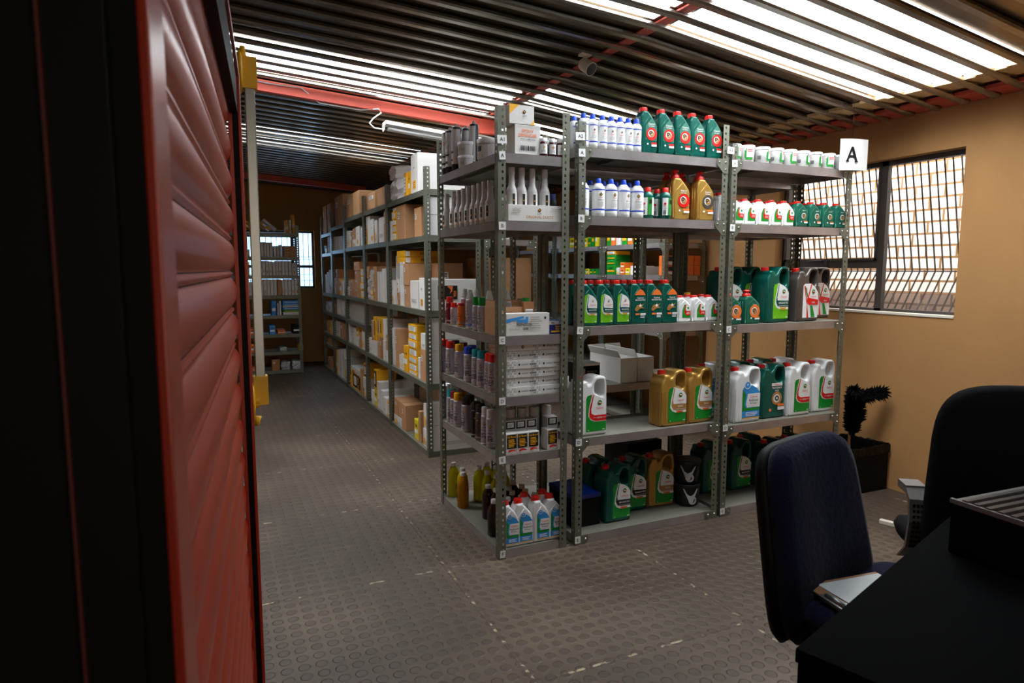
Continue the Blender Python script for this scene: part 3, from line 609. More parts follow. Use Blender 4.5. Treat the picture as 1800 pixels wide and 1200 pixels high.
# ---- A2 middle shelf
for i in range(3):
    p = (1019.5, 1048, 1077.5)[i]; put('mag', bottle1('teal', 'magnatec', .1), (max(1.612, xr(p, 574, 2.80) - .004), 2.80, ZA2[2]), radians(-3), 'dark green oil bottle with lime label, %s from left on A2 middle shelf' % ORD[i + 1], 'oil bottle', 'green bottles with lime labels')
    put('mag', None, (max(1.612, xr(p, 574, 2.80) - .004), 2.885, ZA2[2]), 0, 'dark green bottle in second row behind the %s lime labelled bottle' % ORD[i + 1], 'oil bottle', 'green bottles with lime labels')
for i in range(3):
    p = (1106.5, 1135.5, 1163)[i]; put('orm', bottle1('teal', 'orange', .1), (xr(p, 574, 2.80) - .002, 2.80, ZA2[2]), radians(-3), 'dark green oil bottle with orange peak label, %s from left on A2 middle shelf' % ORD[i + 1], 'oil bottle', 'green bottles with orange peaks')
    if i < 2: put('orm', None, (xr(p, 574, 2.80), 2.885, ZA2[2]), 0, 'dark green bottle in second row behind the %s orange peak bottle' % ORD[i + 1], 'oil bottle', 'green bottles with orange peaks')
for i in range(3):
    p = (1190.5, 1216.5, 1241.5)[i]; put('gtxs', bottle1('white', 'gtxs', .086, .142, .055), (xr(p, 570, 2.80), 2.80, ZA2[2]), 0, 'small white oil bottle with red cap, %s from left on A2 middle shelf' % ORD[i + 1], 'oil bottle', 'small white oil bottles on A2')
    put('gtxs', None, (xr(p, 570, 2.80) + .015, 2.87, ZA2[2]), 0, 'small white bottle in second row behind %s small white bottle of A2' % ORD[i + 1], 'oil bottle', 'small white oil bottles on A2')
put('ycap', bottle1('white', None, .08, .15, .055, capm='yellow'), (2.40, 2.945, ZA2[2]), 0, 'white bottle with yellow cap at back of A2 middle shelf', 'bottle')
# ---- A2 fourth shelf: 5 litre jugs
put('j_gtx', jug('white', 'gtx'), (1.628, 2.80, ZA2[3]), radians(1), 'large white oil jug with green and red label by the A2 left post', 'oil jug')
put('j_edge', jug('gold', 'edge'), (xr(1161, 752, 2.80), 2.80, ZA2[3]), 0, 'large gold oil jug, left of the two on the A2 fourth shelf', 'oil jug', 'gold jugs on the fourth shelf')
put('j_edge', None, (xr(1209, 748, 2.80), 2.80, ZA2[3]), radians(2), 'large gold oil jug, right of the two on the A2 fourth shelf', 'oil jug', 'gold jugs on the fourth shelf')
# ---- A2 bottom shelf
zb_ = ZA2[4]
put('j_mag', jug('teal', 'magnatecd', .16, .30, .13), (1.83, 2.85, zb_), radians(0), 'dark green oil jug standing foremost on the A2 bottom shelf', 'oil jug', 'dark green jugs on the A2 bottom shelf')
put('j_mag', None, (1.80, 3.0, zb_), 0, 'dark green oil jug directly behind the foremost one, A2 bottom shelf', 'oil jug', 'dark green jugs on the A2 bottom shelf')
put('j_mag', None, (2.0, 2.95, zb_), radians(-2), 'dark green oil jug between the foremost green jug and the gold one', 'oil jug', 'dark green jugs on the A2 bottom shelf')
put('j_edge', None, (2.175, 2.95, zb_), radians(-3), 'gold oil jug on the A2 bottom shelf beside the dark jugs', 'oil jug')
def bucket_fn():
    t = root('grease_bucket'); MB().lathe([(.062, 0), (.066, .004), (.075, .115)], 'dark', 24).build('body', t); MB().lathe([(.078, .113), (.079, .128), (.074, .13), (.07, .126)], 'dark', 24).build('lid', t)
    decal('label_band', [('poly', [(-.045, .105), (.045, .105), (.012, .03), (-.004, .02)], 'offw'), ('text', 'GREASE', 0, .093, .01, 'black'), ('ring', .01, .04, .013, .024, 'offw')], t, r=.0765); return t
for i, (x, y, z) in enumerate(((2.425, 2.93, zb_), (2.425, 2.93, zb_ + .131))):
    put('bucket', bucket_fn, (x, y, z), radians(-20 - 15 * i), 'black grease bucket with white triangle, %s of the pair beside the gold jug' % ('lower', 'upper')[i], 'bucket')
t = thing('filter_box', 'dark blue box with bright blue lid on the A2 bottom shelf', 'box', (1.645, 2.86, zb_ + .001), radians(2))
MB().box(0, 0, 0, .16, .26, .15, 'blk').build('body', t, .002); MB().box(-.003, -.003, .15, .163, .263, .17, 'navy').build('lid', t, .003)
decal('top_print', [('rect', .005, .005, .155, .25, 'blue'), ('text', 'OIL FILTER', .08, .2, .016, 'offw', .12), ('rect', .01, .05, .15, .053, 'offw')], t, tf=Matrix(((1, 0, 0, 0), (0, 0, 1, 0), (0, 0, 0, .171), (0, 0, 0, 1))) )
# ---- A3 top shelf: tubs
tub_l = [('rect', -.010, .012, .03, .030, 'green'), ('rect', -.014, .02, -.002, .060, 'green'), ('rect', -.008, .06, .0, .07, 'green'), ('rect', -.004, .024, .028, .074, 'paper'), ('rect', .0, .052, .030, .066, 'red'), ('text', 'GREASE', .015, .059, .007, 'paper'), ('lines', .002, .03, .024, .048, 3, 'offw'), ('bars', -.062, .02, -.044, .04, 'black'), ('rect', -.08, .06, -.03, .0615, 'offw')]
tub = lathed('grease_tub', [(.034, 0), (.037, .002), (.041, .075)], 'white', [(.0435, .074), (.0435, .086), (.041, .088)], 'white', tub_l, .0402, 24, capname='lid')
for i, p in enumerate([1287, 1313, 1340, 1364, 1387, 1410, 1432, 1455, 1478]):
    put('tub', tub, (max(2.58, xr(p, 290, 2.815)), 2.82, ZA3[0]), radians((5, -38, 12, 8, -14, 10, 14, -36, -30)[i]), 'white round grease tub, %s from left on the A3 top shelf' % ORD[i + 1], 'tub', 'white grease tubs on the top shelf')
# ---- A3 second shelf
for i, p in enumerate([1285, 1306, 1330, 1353, 1375]):
    put('gtxs', None, (max(2.546, xr(p, 392, 2.80)), 2.80, ZA3[1]), radians(-2), 'small white oil bottle with red cap, %s from left in A3 front row' % ORD[i + 1], 'oil bottle', 'small white oil bottles on A3')
    put('gtxs', None, (xr(p, 392, 2.80) + .03, 2.87, ZA3[1]), 0, 'small white bottle in second row behind %s white bottle of A3' % ORD[i + 1], 'oil bottle', 'small white oil bottles on A3')
for i, p in enumerate([1399.5, 1423, 1446, 1468]):
    put('pm', bottle1('teal2', 'plainmag', .086, .145, .055), (xr(p, 396, 2.80), 2.80, ZA3[1]), radians(-2), 'small green oil bottle with red cap, %s from left on A3 second shelf' % ORD[i + 1], 'oil bottle', 'small green oil bottles on A3')
    if i < 3: put('pm', None, (xr(p, 396, 2.80) + .03, 2.87, ZA3[1]), 0, 'small green bottle in second row behind %s small green bottle of A3' % ORD[i + 1], 'oil bottle', 'small green oil bottles on A3')
# ---- A3 middle shelf
put('sg', bottle1('teal2', 'orangering', .11, .185, .06, spout=True), (2.555, 2.80, ZA3[2]), 0, 'small green bottle with red spout beside the post tagged C', 'oil bottle')
put('sg', None, (xr(1309, 566, 2.80), 2.80, ZA3[2]), 0, 'small green bottle with red spout in front of the dark jugs', 'oil bottle')
put('j_m5', jug('teal', 'magnatec', .175, .32, .125), (xr(1347, 564, 2.82) - .01, 2.81, ZA3[2]), radians(2), 'large dark green oil jug with lime label on the A3 middle shelf', 'oil jug')
put('j_m5', None, (2.62, 2.93, ZA3[2]), 0, 'dark green jug behind the small spouted bottles, left one of two', 'oil jug')
put('j_m5', None, (2.79, 2.96, ZA3[2]), 0, 'dark green jug behind the lime labelled jug on the A3 middle shelf', 'oil jug')
put('j_crb', jug('grey', 'crb', .172, .315, .115), (xr(1399, 563, 2.81), 2.81, ZA3[2]), radians(-1), 'large grey oil jug with red and green stripes in front', 'oil jug', 'grey jugs on the A3 middle shelf')
put('j_crb', None, (xr(1420, 560, 2.96), 2.95, ZA3[2]), 0, 'large grey oil jug half hidden behind the front grey jug', 'oil jug', 'grey jugs on the A3 middle shelf')
# ---- A3 fourth shelf
put('j_rad', jug('white', 'radicool', .19, .315, .12), (xr(1292, 738, 2.80) - .005, 2.80, ZA3[3]), 0, 'large white coolant jug with blue label, first on the A3 fourth shelf', 'coolant jug')
put('j_tra', jug('teal', 'transmax', .18, .315, .12), (xr(1338, 732, 2.82), 2.82, ZA3[3]), 0, 'large dark green jug with orange disc between white jugs', 'oil jug')
put('j_gtx3', jug('white', 'gtx', .18, .315, .12), (xr(1384, 725, 2.81), 2.81, ZA3[3]), 0, 'large white oil jug with red band right of the dark green jug', 'oil jug')
put('j_gtx3', None, (xr(1428, 718, 2.83), 2.83, ZA3[3]), 0, 'large white oil jug partly behind the black feather duster', 'oil jug')
for k, x, lb in (('j_rad', 2.56, 'white coolant jug in second row at the left end of the fourth shelf'), ('j_tra', 2.755, 'dark green jug in second row behind the blue labelled coolant jug'), ('j_m5', 2.94, 'dark green jug in second row behind the orange disc jug'), ('j_gtx3', 3.12, 'white jug in second row behind the red banded white jug')):
    put(k, None, (x, 2.985, ZA3[3]), 0, lb, 'oil jug', 'second row of jugs on A3')
# ---- A3 bottom shelf
for i, (x, y) in enumerate(((2.60, 3.0), (2.80, 2.98), (3.0, 2.90), (2.95, 3.05), (3.2, 2.93))):
    put('j_mag', None, (x, y, ZA3[4]), 0, 'dark oil jug, %s on the shaded A3 bottom shelf' % ('leftmost at the back', 'second from left', 'third from left', 'behind the third one', 'rightmost')[i], 'oil jug', 'dark jugs on the A3 bottom shelf')
# ============================================================ A1
FRX = 1.212
luft = [('poly', [(-.009, .0), (0, -.010), (.009, .0), (0, .010)], 'black'), ('disk', 0, 0, .004, 'yellow'), ('disk', .002, -.002, .002, 'red')]
def at_(its, dx, dz):
    o = []
    for i in its:
        if i[0] == 'poly': o.append((i[0], [(a + dx, b + dz) for a, b in i[1]], i[2]))
        elif i[0] == 'disk': o.append(('disk', i[1] + dx, i[2] + dz, i[3], i[4]))
    return o
# boxed epoxy defender cartons
def carton(name, label, cat, x, y, z, w_, d_, h_, m, rz=0, front=None, left=None, group=None, lid=True):
    t = thing(name, label, cat, (x, y, z + .0006), rz, group)
    mb = MB().box(0, 0, 0, w_, d_, h_ - .0006, m)
    mb.build('body', t, min(.002, h_ / 8))
    if lid: MB().box(w_ * .02, -.0006, h_ * .965, w_ * .98, d_ + .0006, h_ * .97, 'greyc').box(-.0006, .004, h_ * .84, w_ + .0006, .0048, h_ * .97, 'greyc').build('lid_seam', t)
    if front: decal('front_label', front, t, -.0015)
    if left: decal('side_label', left, t, tf=Matrix(((0, 1, 0, 0), (-1, 0, 0, d_), (0, 0, 1, 0), (0, 0, 0, 1))) @ Matrix.Translation((0, 0, 0)), y=-.0015)
    return t
x_ = xr(905, 262, 2.80)
carton('display_carton', 'white carton printed in orange with a barcode, lower of two on the A1 top shelf', 'box', x_, 2.80, ZA1[0], .13, .10, .135, 'carton', 0,
       [('text', 'EPOXY', .065, .108, .014, 'orange'), ('text', 'DEFENDER', .065, .088, .014, 'orange'), ('text', 'EPOXY COMPOUND', .065, .070, .006, 'black'), ('bars', .025, .02, .105, .042, 'black'), ('rect', .0, .128, .13, .13, 'greyc')])
carton('display_carton', 'white carton with yellow corners leaning on top of the barcode carton', 'box', x_ - .028, 2.80, ZA1[0] + .136, .125, .10, .085, 'carton', 0,
       [('poly', [(0, .04), (0, .085), (.05, .085)], 'yellow'), ('poly', [(.105, .0), (.125, .0), (.125, .022)], 'yellow')] + at_(luft, .075, .055) + [('text', 'LUFT', .075, .036, .007, 'black')])
lab = [('rect', -.02, .01, .02, .055, 'paper')] + at_(luft, 0, .04) + [('lines', -.01, .014, .01, .028, 3, 'greyc')]
jar = lathed('small_jar', [(.017, 0), (.019, .003), (.019, .058), (.015, .066), (.014, .070)], 'amber', [(.016, .066), (.016, .082), (.015, .083)], 'white', lab, .0193, 16)
for i, (p, y) in enumerate(((955, 2.80), (970, 2.80), (984, 2.80), (949, 2.85), (963, 2.85), (978, 2.85))):
    put('jar', jar, (xr(p, 262, y), y, ZA1[0]), radians(10 * i - 20), 'small amber jar with white lid, %s of %s row on the A1 top shelf' % (('left', 'middle', 'right')[i % 3], ('front', 'rear')[i // 3]), 'jar', 'small amber jars')
lab = [('rect', -.06, .035, .06, .215, 'offw')] + at_(luft, .0, .165) + [('rect', -.02, .05, .015, .062, 'black'), ('rect', -.03, .09, .02, .10, 'black'), ('poly', [(-.02, .12), (.02, .14), (.02, .15), (-.02, .13)], 'black'), ('lines', -.018, .104, .018, .118, 2, 'black')]
cart = lathed('sealant_cartridge', [(.022, 0), (.0245, .002), (.0245, .222), (.023, .226)], 'dark', [(.023, .224), (.016, .230), (.009, .233), (.006, .245)], 'offw', lab, .0248, 18, capname='nozzle')
def alongA1(py, Xp, p): return yl(p, py, Xp)
ys = [3.60, 3.53, 3.44, 3.27, 3.19]
for i, p in enumerate((785, 791, 802, 819, 833)):
    X = 1.215 + (.06 if i in (3, 4) else 0); put('cart', cart, (X, yl(p, 250, X), ZA1[0]), radians(-60 - 20 * i), 'grey sealant cartridge, %s from left on the A1 top shelf' % ORD[i + 1], 'cartridge', 'sealant cartridges')
def tubw(r, h, dark=False):
    def fn():
        t = root('putty_tub'); MB().lathe([(r * .92, 0), (r * .95, .003), (r, h * .8)], 'offw', 24).build('body', t); MB().lathe([(r * 1.05, h * .78), (r * 1.05, h * .97), (r, h)], 'offw', 24).build('lid', t)
        decal('label_band', [('rect', -.05, .01, .05, h * .7, 'carton'), ('rect', -.03, h * .42, .0, h * .66, 'black'), ('lines', -.03, h * .12, .02, h * .36, 3, 'black')] if dark else [('text', 'FM', 0, h * .42, h * .36, 'greyc')], t, r=r + .0006); return t
    return fn
Yt = yl(822, 282, 1.25)
put('ptub', tubw(.05, .068), (1.25, Yt, ZA1[0]), radians(-65), 'off-white putty tub, lower of the two stacked beside the cartridges', 'tub')
put('ptub', None, (1.25, Yt, ZA1[0] + .0685), radians(-60), 'off-white putty tub stacked on top of another beside the cartridges', 'tub')
put('ptub2', tubw(.055, .105, True), (1.255, yl(857, 268, 1.25), ZA1[0]), radians(-60), 'off-white tub with dark label patch behind the A1 corner post', 'tub')
# second shelf: long-necked bottles
lab = [('rect', -.022, .02, .022, .088, 'carton'), ('rect', -.006, .03, .006, .08, 'black'), ('poly', [(-.004, .05), (0, .046), (.004, .05), (0, .054)], 'yellow'), ('rect', -.022, .018, .022, .02, 'yellow')]
ln = lathed('additive_bottle_long_neck', [(.022, 0), (.0245, .003), (.0245, .092), (.0225, .102), (.0155, .118), (.014, .145), (.0135, .168)], 'offw', [(.0152, .166), (.0152, .198), (.0142, .200)], 'offw', lab, .0248, 18)
PROTO['ln'] = None; del PROTO['ln']
for i, p in enumerate((786, 798.5, 807, 815.5, 824.5, 834, 843, 852, 862)):
    put('ln', ln, (1.225, yl(p, 395, 1.225), ZA1[1]), radians(-70 + 5 * (i % 3)), 'pale long-necked additive bottle, %s from left along the A1 side' % ORD[i + 1], 'bottle', 'long-necked additive bottles')
bx = xr(889, 384, 2.80)
t = carton('display_tray', 'white display tray reading original dusty holding long-necked bottles', 'box', bx + .008, 2.79, ZA1[1] + .0005, .30, .075, .075, 'carton', 0,
       at_(luft, .16, .052) + [('text', 'LUFT', .16, .035, .007, 'black'), ('text', 'ORIGINAL DUSTY', .16, .02, .013, 'goldtx'), ('lines', .02, .035, .07, .06, 4, 'greyc'), ('rect', .22, .058, .28, .062, 'greyc')], lid=False)
for i, p in enumerate((899, 916.5, 935, 956.5)):
    put('ln', ln, (xr(p, 384, 2.83), 2.83 - .002, ZA1[1] + .045), 0, 'long-necked bottle in the white display tray, %s from left in front row' % ORD[i + 1], 'bottle', 'bottles in the display tray')
for i, p in enumerate((907, 925, 944)):
    put('ln', ln, (xr(p, 384, 2.90), 2.90, ZA1[1]), 0, 'long-necked bottle behind the white display tray, %s from left' % ORD[i + 1], 'bottle', 'bottles behind the display tray')
for i, p in enumerate((968, 979)):
    o = lathed('spray_can', [(.03, 0), (.03, .10), (.024, .12)], 'dark', [(.022, .118), (.022, .145), (.02, .147)], 'navy', None)() if i == 0 else copy_tree(LASTC); LASTC = o
    o.location = (xr(p, 384, 2.95), 2.94 + .07 * i, ZA1[1]); tag(o, 'dark can with navy cap, %s one behind the display tray' % ('nearer', 'farther')[i], 'spray can')
# spray cans
def can(m, capm, r=.0275, h=.155, caph=.038, nozzle=None, bandc=None, low=False):
    def fn():
        t = root('spray_can')
        MB().lathe([(r * .96, 0), (r, .002), (r * .97, .005), (r * .97, h - .012), (r, h - .010), (r * .9, h - .002), (r * .7, h)], m, 20).build('body', t)
        MB().lathe([(r * 1.001, .001), (r * 1.01, .004), (r * 1.001, .006)], 'bolt', 20).build('rim', t)
        if nozzle: MB().lathe([(r * .75, h - .002), (r * .80, h + .006), (r * .72, h + .01), (r * .42, h + .045), (r * .40, h + .048)], nozzle, 16).build('nozzle', t)
        else: MB().lathe([(r * .88, h - .004), (r * .88, h + caph - .004), (r * .80, h + caph)], capm, 20).build('cap', t)
        its = [('rect', -.035, .012, .035, h - .02, m)] + at_(luft, 0, h * .72) + [('text', 'LUFT', 0, h * .60, .007, 'black'), ('text', 'SPRAY', 0, h * .50, .008, 'black'), ('rect', -.035, .018, .035, .024, bandc or 'greyc'), ('lines', -.014, .034, .014, h * .42, 4, 'black')]
        decal('label_band', its, t, r=r * .975); return t
    return fn
rowC = [(791, 'cM', can('maroon', 'red', .022, .125, .03), 'deep red can with red cap'), (798, 'cR', can('lilac', 'red', .020, .10, .025), 'thin can with red cap'), (804, 'cD', can('greyc', 'dark', .021, .09, .02), 'short grey can with dark cap'), (811, 'cO', can('orange', 'red', .021, .115, .012), 'amber can with red top'),
        (818, 'cN', can('lilac', None, .026, .155, nozzle='clear', bandc='lblue'), 'tall white can with frosted cone nozzle, left one'), (827, 'cN', None, 'tall white can with frosted cone nozzle, right one'), (838, 'cG', can('lilac', 'green', .022, .13, .04), 'lilac can with green cap, left one'), (847, 'cG', None, 'lilac can with green cap, right one')]
for i, (p, k, f, lb) in enumerate(rowC):
    X = 1.22 + (.035 if i in (2, 4) else 0); put(k, f, (X, yl(p, 570, X), ZA1[2]), radians(-65), lb + ' on the A1 middle shelf', 'spray can', 'spray cans on the A1 middle shelf')
for i, (y, xx) in enumerate(((3.02, 1.26), (2.96, 1.33), (3.3, 1.30))):
    put('cN', None, (xx, y + .04, ZA1[2]), 0, 'frosted cone nozzle can %s' % ('behind the torn box, nearer one', 'behind the torn box, inner one', 'in the second row behind the green caps')[i], 'spray can')
# open torn cardboard box
def open_box(name, label, x, y, z, w_, d_, h_, m='brown', rz=0, flaps=(1, 1, 1, 1), fl=.06, cat='box', group=None, ang=35, mark=None):
    t = thing(name, label, cat, (x, y, z), rz, group); q = .003
    mb = MB().box(0, 0, 0, w_, d_, q, m).box(0, 0, q, w_, q, h_, m).box(0, d_ - q, q, w_, d_, h_, m).box(0, q, q, q, d_ - q, h_, m).box(w_ - q, q, q, w_, d_ - q, h_, m); mb.build('body', t)
    a = radians(ang)
    for i, on in enumerate(flaps):
        if not on: continue
        L = w_ if i < 2 else d_; c = MB(); c.box(0.004, 0, 0, L - .004, q, fl, m)
        o = c.build('flap', t)
        if i == 0: o.location = (0, 0, h_); o.rotation_euler = (a, 0, 0)
        if i == 1: o.location = (w_, d_, h_); o.rotation_euler = (a * 1.2, 0, pi)
        if i == 2: o.location = (0, d_, h_); o.rotation_euler = (a * 1.3, 0, -pi / 2)
        if i == 3: o.location = (w_, 0, h_); o.rotation_euler = (a * .8, 0, pi / 2)
    if mark: decal('print', mark, t, -.001)
    return t
open_box('open_carton', 'torn open brown cardboard box on the A1 middle shelf by the corner post', 1.205, 2.86, ZA1[2] + .001, .20, .125, .13, fl=.03, ang=-8, flaps=(0, 1, 1, 0))
put('cG', None, (1.40, 2.93, ZA1[2]), 0, 'lilac can with green cap behind the white sealant box', 'spray can')
for i, x in enumerate((1.345, 1.375, 1.41)):
    put('cK', can('lilac', 'dark', .014, .15, .012), (x, 3.02, ZA1[2]), 0, 'slim can with black cap behind the torn box, %s of three' % ('left', 'middle', 'right')[i], 'spray can', 'slim cans with black caps')
bx = xr(887, 584, 2.785)
carton('sealant_carton', 'white and blue carton reading Reinzosil on the A1 middle shelf', 'box', bx + .008, 2.785, ZA1[2], .225, .06, .105, 'carton', 0,
       [('poly', [(0, .062), (.09, .082), (.09, .092), (0, .078)], 'lblue'), ('rect', .055, .062, .10, .075, 'lblue'), ('rect', .098, .06, .112, .088, 'lblue'), ('text', 'REINZOSIL', .095, .052, .013, 'black'), ('bars', .085, .026, .112, .038, 'black'), ('lines', .125, .03, .185, .09, 6, 'greyc'), ('text', 'SEALANT', .04, .03, .01, 'greyc'), ('rect', .195, .075, .205, .087, 'black')], lid=False)
carton('sealant_pack', 'upright brown and blue blister pack sticking out above the white carton', 'pack', 1.352, 2.85, ZA1[2], .055, .03, .155, 'brown2', 0, [('rect', .008, .05, .047, .12, 'paper'), ('poly', [(.008, .06), (.047, .085), (.047, .10), (.008, .075)], 'lblue'), ('text', 'SILICONE', .027, .11, .006, 'black', .035)], lid=False)
carton('wiper_blade_carton', 'small blue carton with yellow print right of the white sealant carton', 'box', xr(965, 582, 2.80), 2.80, ZA1[2], .08, .10, .062, 'navy', 0, [('rect', 0, .045, .08, .062, 'offw'), ('text', '081', .02, .053, .01, 'black'), ('text', 'Gasket', .05, .036, .009, 'yellow'), ('text', 'Maker', .05, .024, .009, 'yellow'), ('rect', .01, .008, .07, .016, 'yellow')], lid=False)
# gasket maker cartons
def gasket(m='carton', plain=False):
    def fn():
        t = root('gasket_maker_carton'); MB().box(0, 0, 0, .158, .20, .0415, m).build('body', t, .0012)
        if plain: it = at_(luft, .08, .019) + [('text', 'LUFT', .08, .032, .005, 'black')]
        else:
            it = [('rect', .001, .002, .05, .039, 'paper'), ('rect', .0, .0, .158, .0012, 'greyc')] + [('ring', .006 + .011 * a, .009 + .012 * b_, .0028, .0042, 'black') for a in range(4) for b_ in range(3) if (a + b_) % 3] + [('poly', [(.004 + .012 * a, .004), (.012 + .012 * a, .03), (.010 + .012 * a, .032)], 'greyc') for a in range(4)]
            it += [('poly', [(.054, .021), (.060, .014), (.066, .021), (.060, .028)], 'black'), ('text', 'GASKET MAKER', .11, .021, .0085, 'black', .078), ('text', 'BLACK', .14, .010, .004, 'black')]
        decal('front_label', it, t, -.001); return t
    return fn
for c, (x, n_) in enumerate(((xr(889, 690, 2.79) + .006, 6), (1.366, 6))):
    for i in range(n_):
        pl = c == 0 and i == 5
        put('gkp' if pl else 'gk', gasket(plain=pl), (x + .0015 * ((i * 7) % 3), 2.79 + .004 * ((i * 5) % 3), ZA1[3] + .0425 * i - .0005), 0, '%swhite gasket maker carton, %s from bottom in the %s stack' % ('plain ' if pl else '', ORD[i + 1], ('left', 'right')[c]), 'box', 'gasket maker cartons')
# fourth shelf side cans
caps = [(781, 'red'), (792, 'red'), (801, 'dark'), (808, 'yellow'), (815, 'maroon'), (824, 'blue'), (830, 'blue'), (838, 'tealcap'), (847, 'tealcap'), (861, 'red'), (867, 'red')]
for i, (p, cm) in enumerate(caps):
    X = 1.222 + (.045 if i in (2, 4, 6) else 0)
    put('c4' + cm, can('lilac', cm, .027, .15, .036), (X, yl(p, 650, X), ZA1[3]), radians(-60 + 12 * (i % 3)), 'lilac spray can, %s from left on the A1 fourth shelf, %s cap' % (ORD[i + 1], {'tealcap': 'turquoise', 'dark': 'black'}.get(cm, cm)), 'spray can', 'spray cans on the A1 fourth shelf')
caps = [(781, 'offw', 'lilac'), (787, 'offw', 'lilac'), (794, 'tealcap', 'lilac'), (800, 'maroon', 'lilac'), (806, 'yellow', 'lilac'), (813, 'goldtx', 'lilac'), (820, 'dark', 'lilac'), (827, 'dark', 'lilac'), (837, 'dark', 'dark'), (845, 'dark', 'grey'), (855, 'offw', 'lilac'), (864, 'offw', 'lilac')]
for i, (p, cm, bm_) in enumerate(caps):
    X = 1.222 + (.04 if i in (1, 5, 7) else 0)
    put('c5' + cm + bm_, can(bm_, cm, .0275, .15, .04), (X, yl(p, 760, X), ZA1[4]), radians(-60 + 12 * (i % 3)), 'spray can, %s from left along the side of the A1 fifth shelf' % ORD[i + 1], 'spray can', 'spray cans on the A1 fifth shelf')
for i, p in enumerate((897, 917, 938, 960)):
    put('c5offwlilac', None, (xr(p, 790, 2.92), 2.92, ZA1[4]), 0, 'white capped spray can, %s from left behind the bonding kits' % ORD[i + 1], 'spray can', 'white capped cans behind the bonding kits')
def qb():
    t = root('bonding_kit_carton'); MB().box(0, 0, 0, .06, .06, .10, 'carton').build('body', t, .0012); 
    decal('front_label', [('rect', .005, .028, .055, .095, 'black'), ('text', 'Q-Bond', .03, .084, .012, 'yellow', .046), ('lines', .012, .034, .052, .074, 6, 'yellow'), ('poly', [(.01, .010), (.03, .016), (.05, .014), (.05, .018), (.03, .024), (.012, .020)], 'red')], t, -.001); return t
for i, p in enumerate((888.5, 907.5, 927, 961)):
    put('qb', qb, (xr(p, 796, 2.785) + .003, 2.785, ZA1[4]), radians((2, 0, -1, 4)[i]), 'black and yellow bonding kit carton, %s from left in the front row' % ORD[i + 1], 'box', 'bonding kit cartons')
def qb2():
    t = root('bonding_kit_carton'); MB().box(0, 0, 0, .058, .05, .145, 'carton').build('body', t, .0012); 
    decal('front_label', [('rect', .004, .105, .054, .142, 'black'), ('rect', .012, .112, .046, .137, 'paper'), ('lines', .014, .115, .04, .13, 3, 'greyc')], t, -.001); return t
for i, p in enumerate((887, 905, 924, 961)):
    put('qb2', qb2, (xr(p, 790, 2.85) + .003, 2.852, ZA1[4]), 0, 'taller white bonding carton, %s from left behind the black and yellow ones' % ORD[i + 1], 'box', 'taller bonding cartons')
# bottom shelf
def lb_(liq, h=.20, r=.033, capm='offw'):
    lab = [('rect', -.02, .03, .03, .12, liq)] + at_(luft, 0, .10) + [('rect', -.014, .05, .014, .08, 'black'), ('text', 'LUFT', 0, .088, .006, 'black')]
    return lathed('fluid_bottle', [(r * .9, 0), (r, .004), (r, h * .62), (r * .9, h * .75), (r * .55, h * .86), (r * .42, h * .89), (r * .42, h * .92)], liq, [(r * .46, h * .90), (r * .46, h), (r * .42, h)], capm, lab, r + .0006, 22)
put('yb', lb_('yliq'), (1.25, 3.60, ZA1[5]), .5, 'yellow green fluid bottle, rearmost on the A1 bottom shelf', 'bottle', 'yellow fluid bottles')
put('yb2', lb_('oliq'), (1.235, 3.40, ZA1[5]), -1.8, 'amber fluid bottle, foremost of three at the aisle edge', 'bottle', 'yellow fluid bottles')
put('yb', None, (1.262, 3.48, ZA1[5]), .2, 'yellow green fluid bottle between the rearmost and the amber one', 'bottle', 'yellow fluid bottles')
k = 0
for (x, y) in ((1.36, 3.47), (1.37, 3.37), (1.43, 3.52), (1.45, 3.43), (1.46, 3.33), (1.39, 3.285)):
    k += 1; put('yb', None, (x, y, ZA1[5]), .7 * k, 'yellow green fluid bottle, %s of the cluster inside the A1 bottom shelf' % ORD[k], 'bottle', 'yellow fluid bottles at the back')
k = 0
for y in (2.96, 3.035, 3.11, 3.185):
    for x in ((1.24, 1.315, 1.39, 1.465) if y in (2.96, 3.11) else (1.225, 1.30, 1.375, 1.45)):
        if x < 1.27 and y > 3: continue
        k += 1; put('db', lb_('dliq', .185), (x - .0, y, ZA1[5]), .5, 'dark bottle with pale cap, %s counted in rows from the front, A1 bottom shelf' % ORD[k], 'bottle', 'dark bottles with pale caps')
PROTO['rad1'] = None; del PROTO['rad1']
for i, p in enumerate((876, 903.5, 934, 963.5)):
    X = xr(p, 970, 2.79) + .004
    if i == 0: X += .005
    put('rad1', bottle1('white', 'radicool', .096, .225, .062), (min(X, 1.447) if i else 1.205, 2.79, ZA1[5]), radians(-2), 'white coolant bottle with blue label and red cap, %s from left' % ORD[i + 1], 'coolant bottle', 'white coolant bottles')
for i, x in enumerate((1.345, 1.447)):
    put('rad1', None, (x, 2.858, ZA1[5]), 0, 'white coolant bottle in second row, %s of two' % ('left', 'right')[i], 'coolant bottle', 'white coolant bottles')

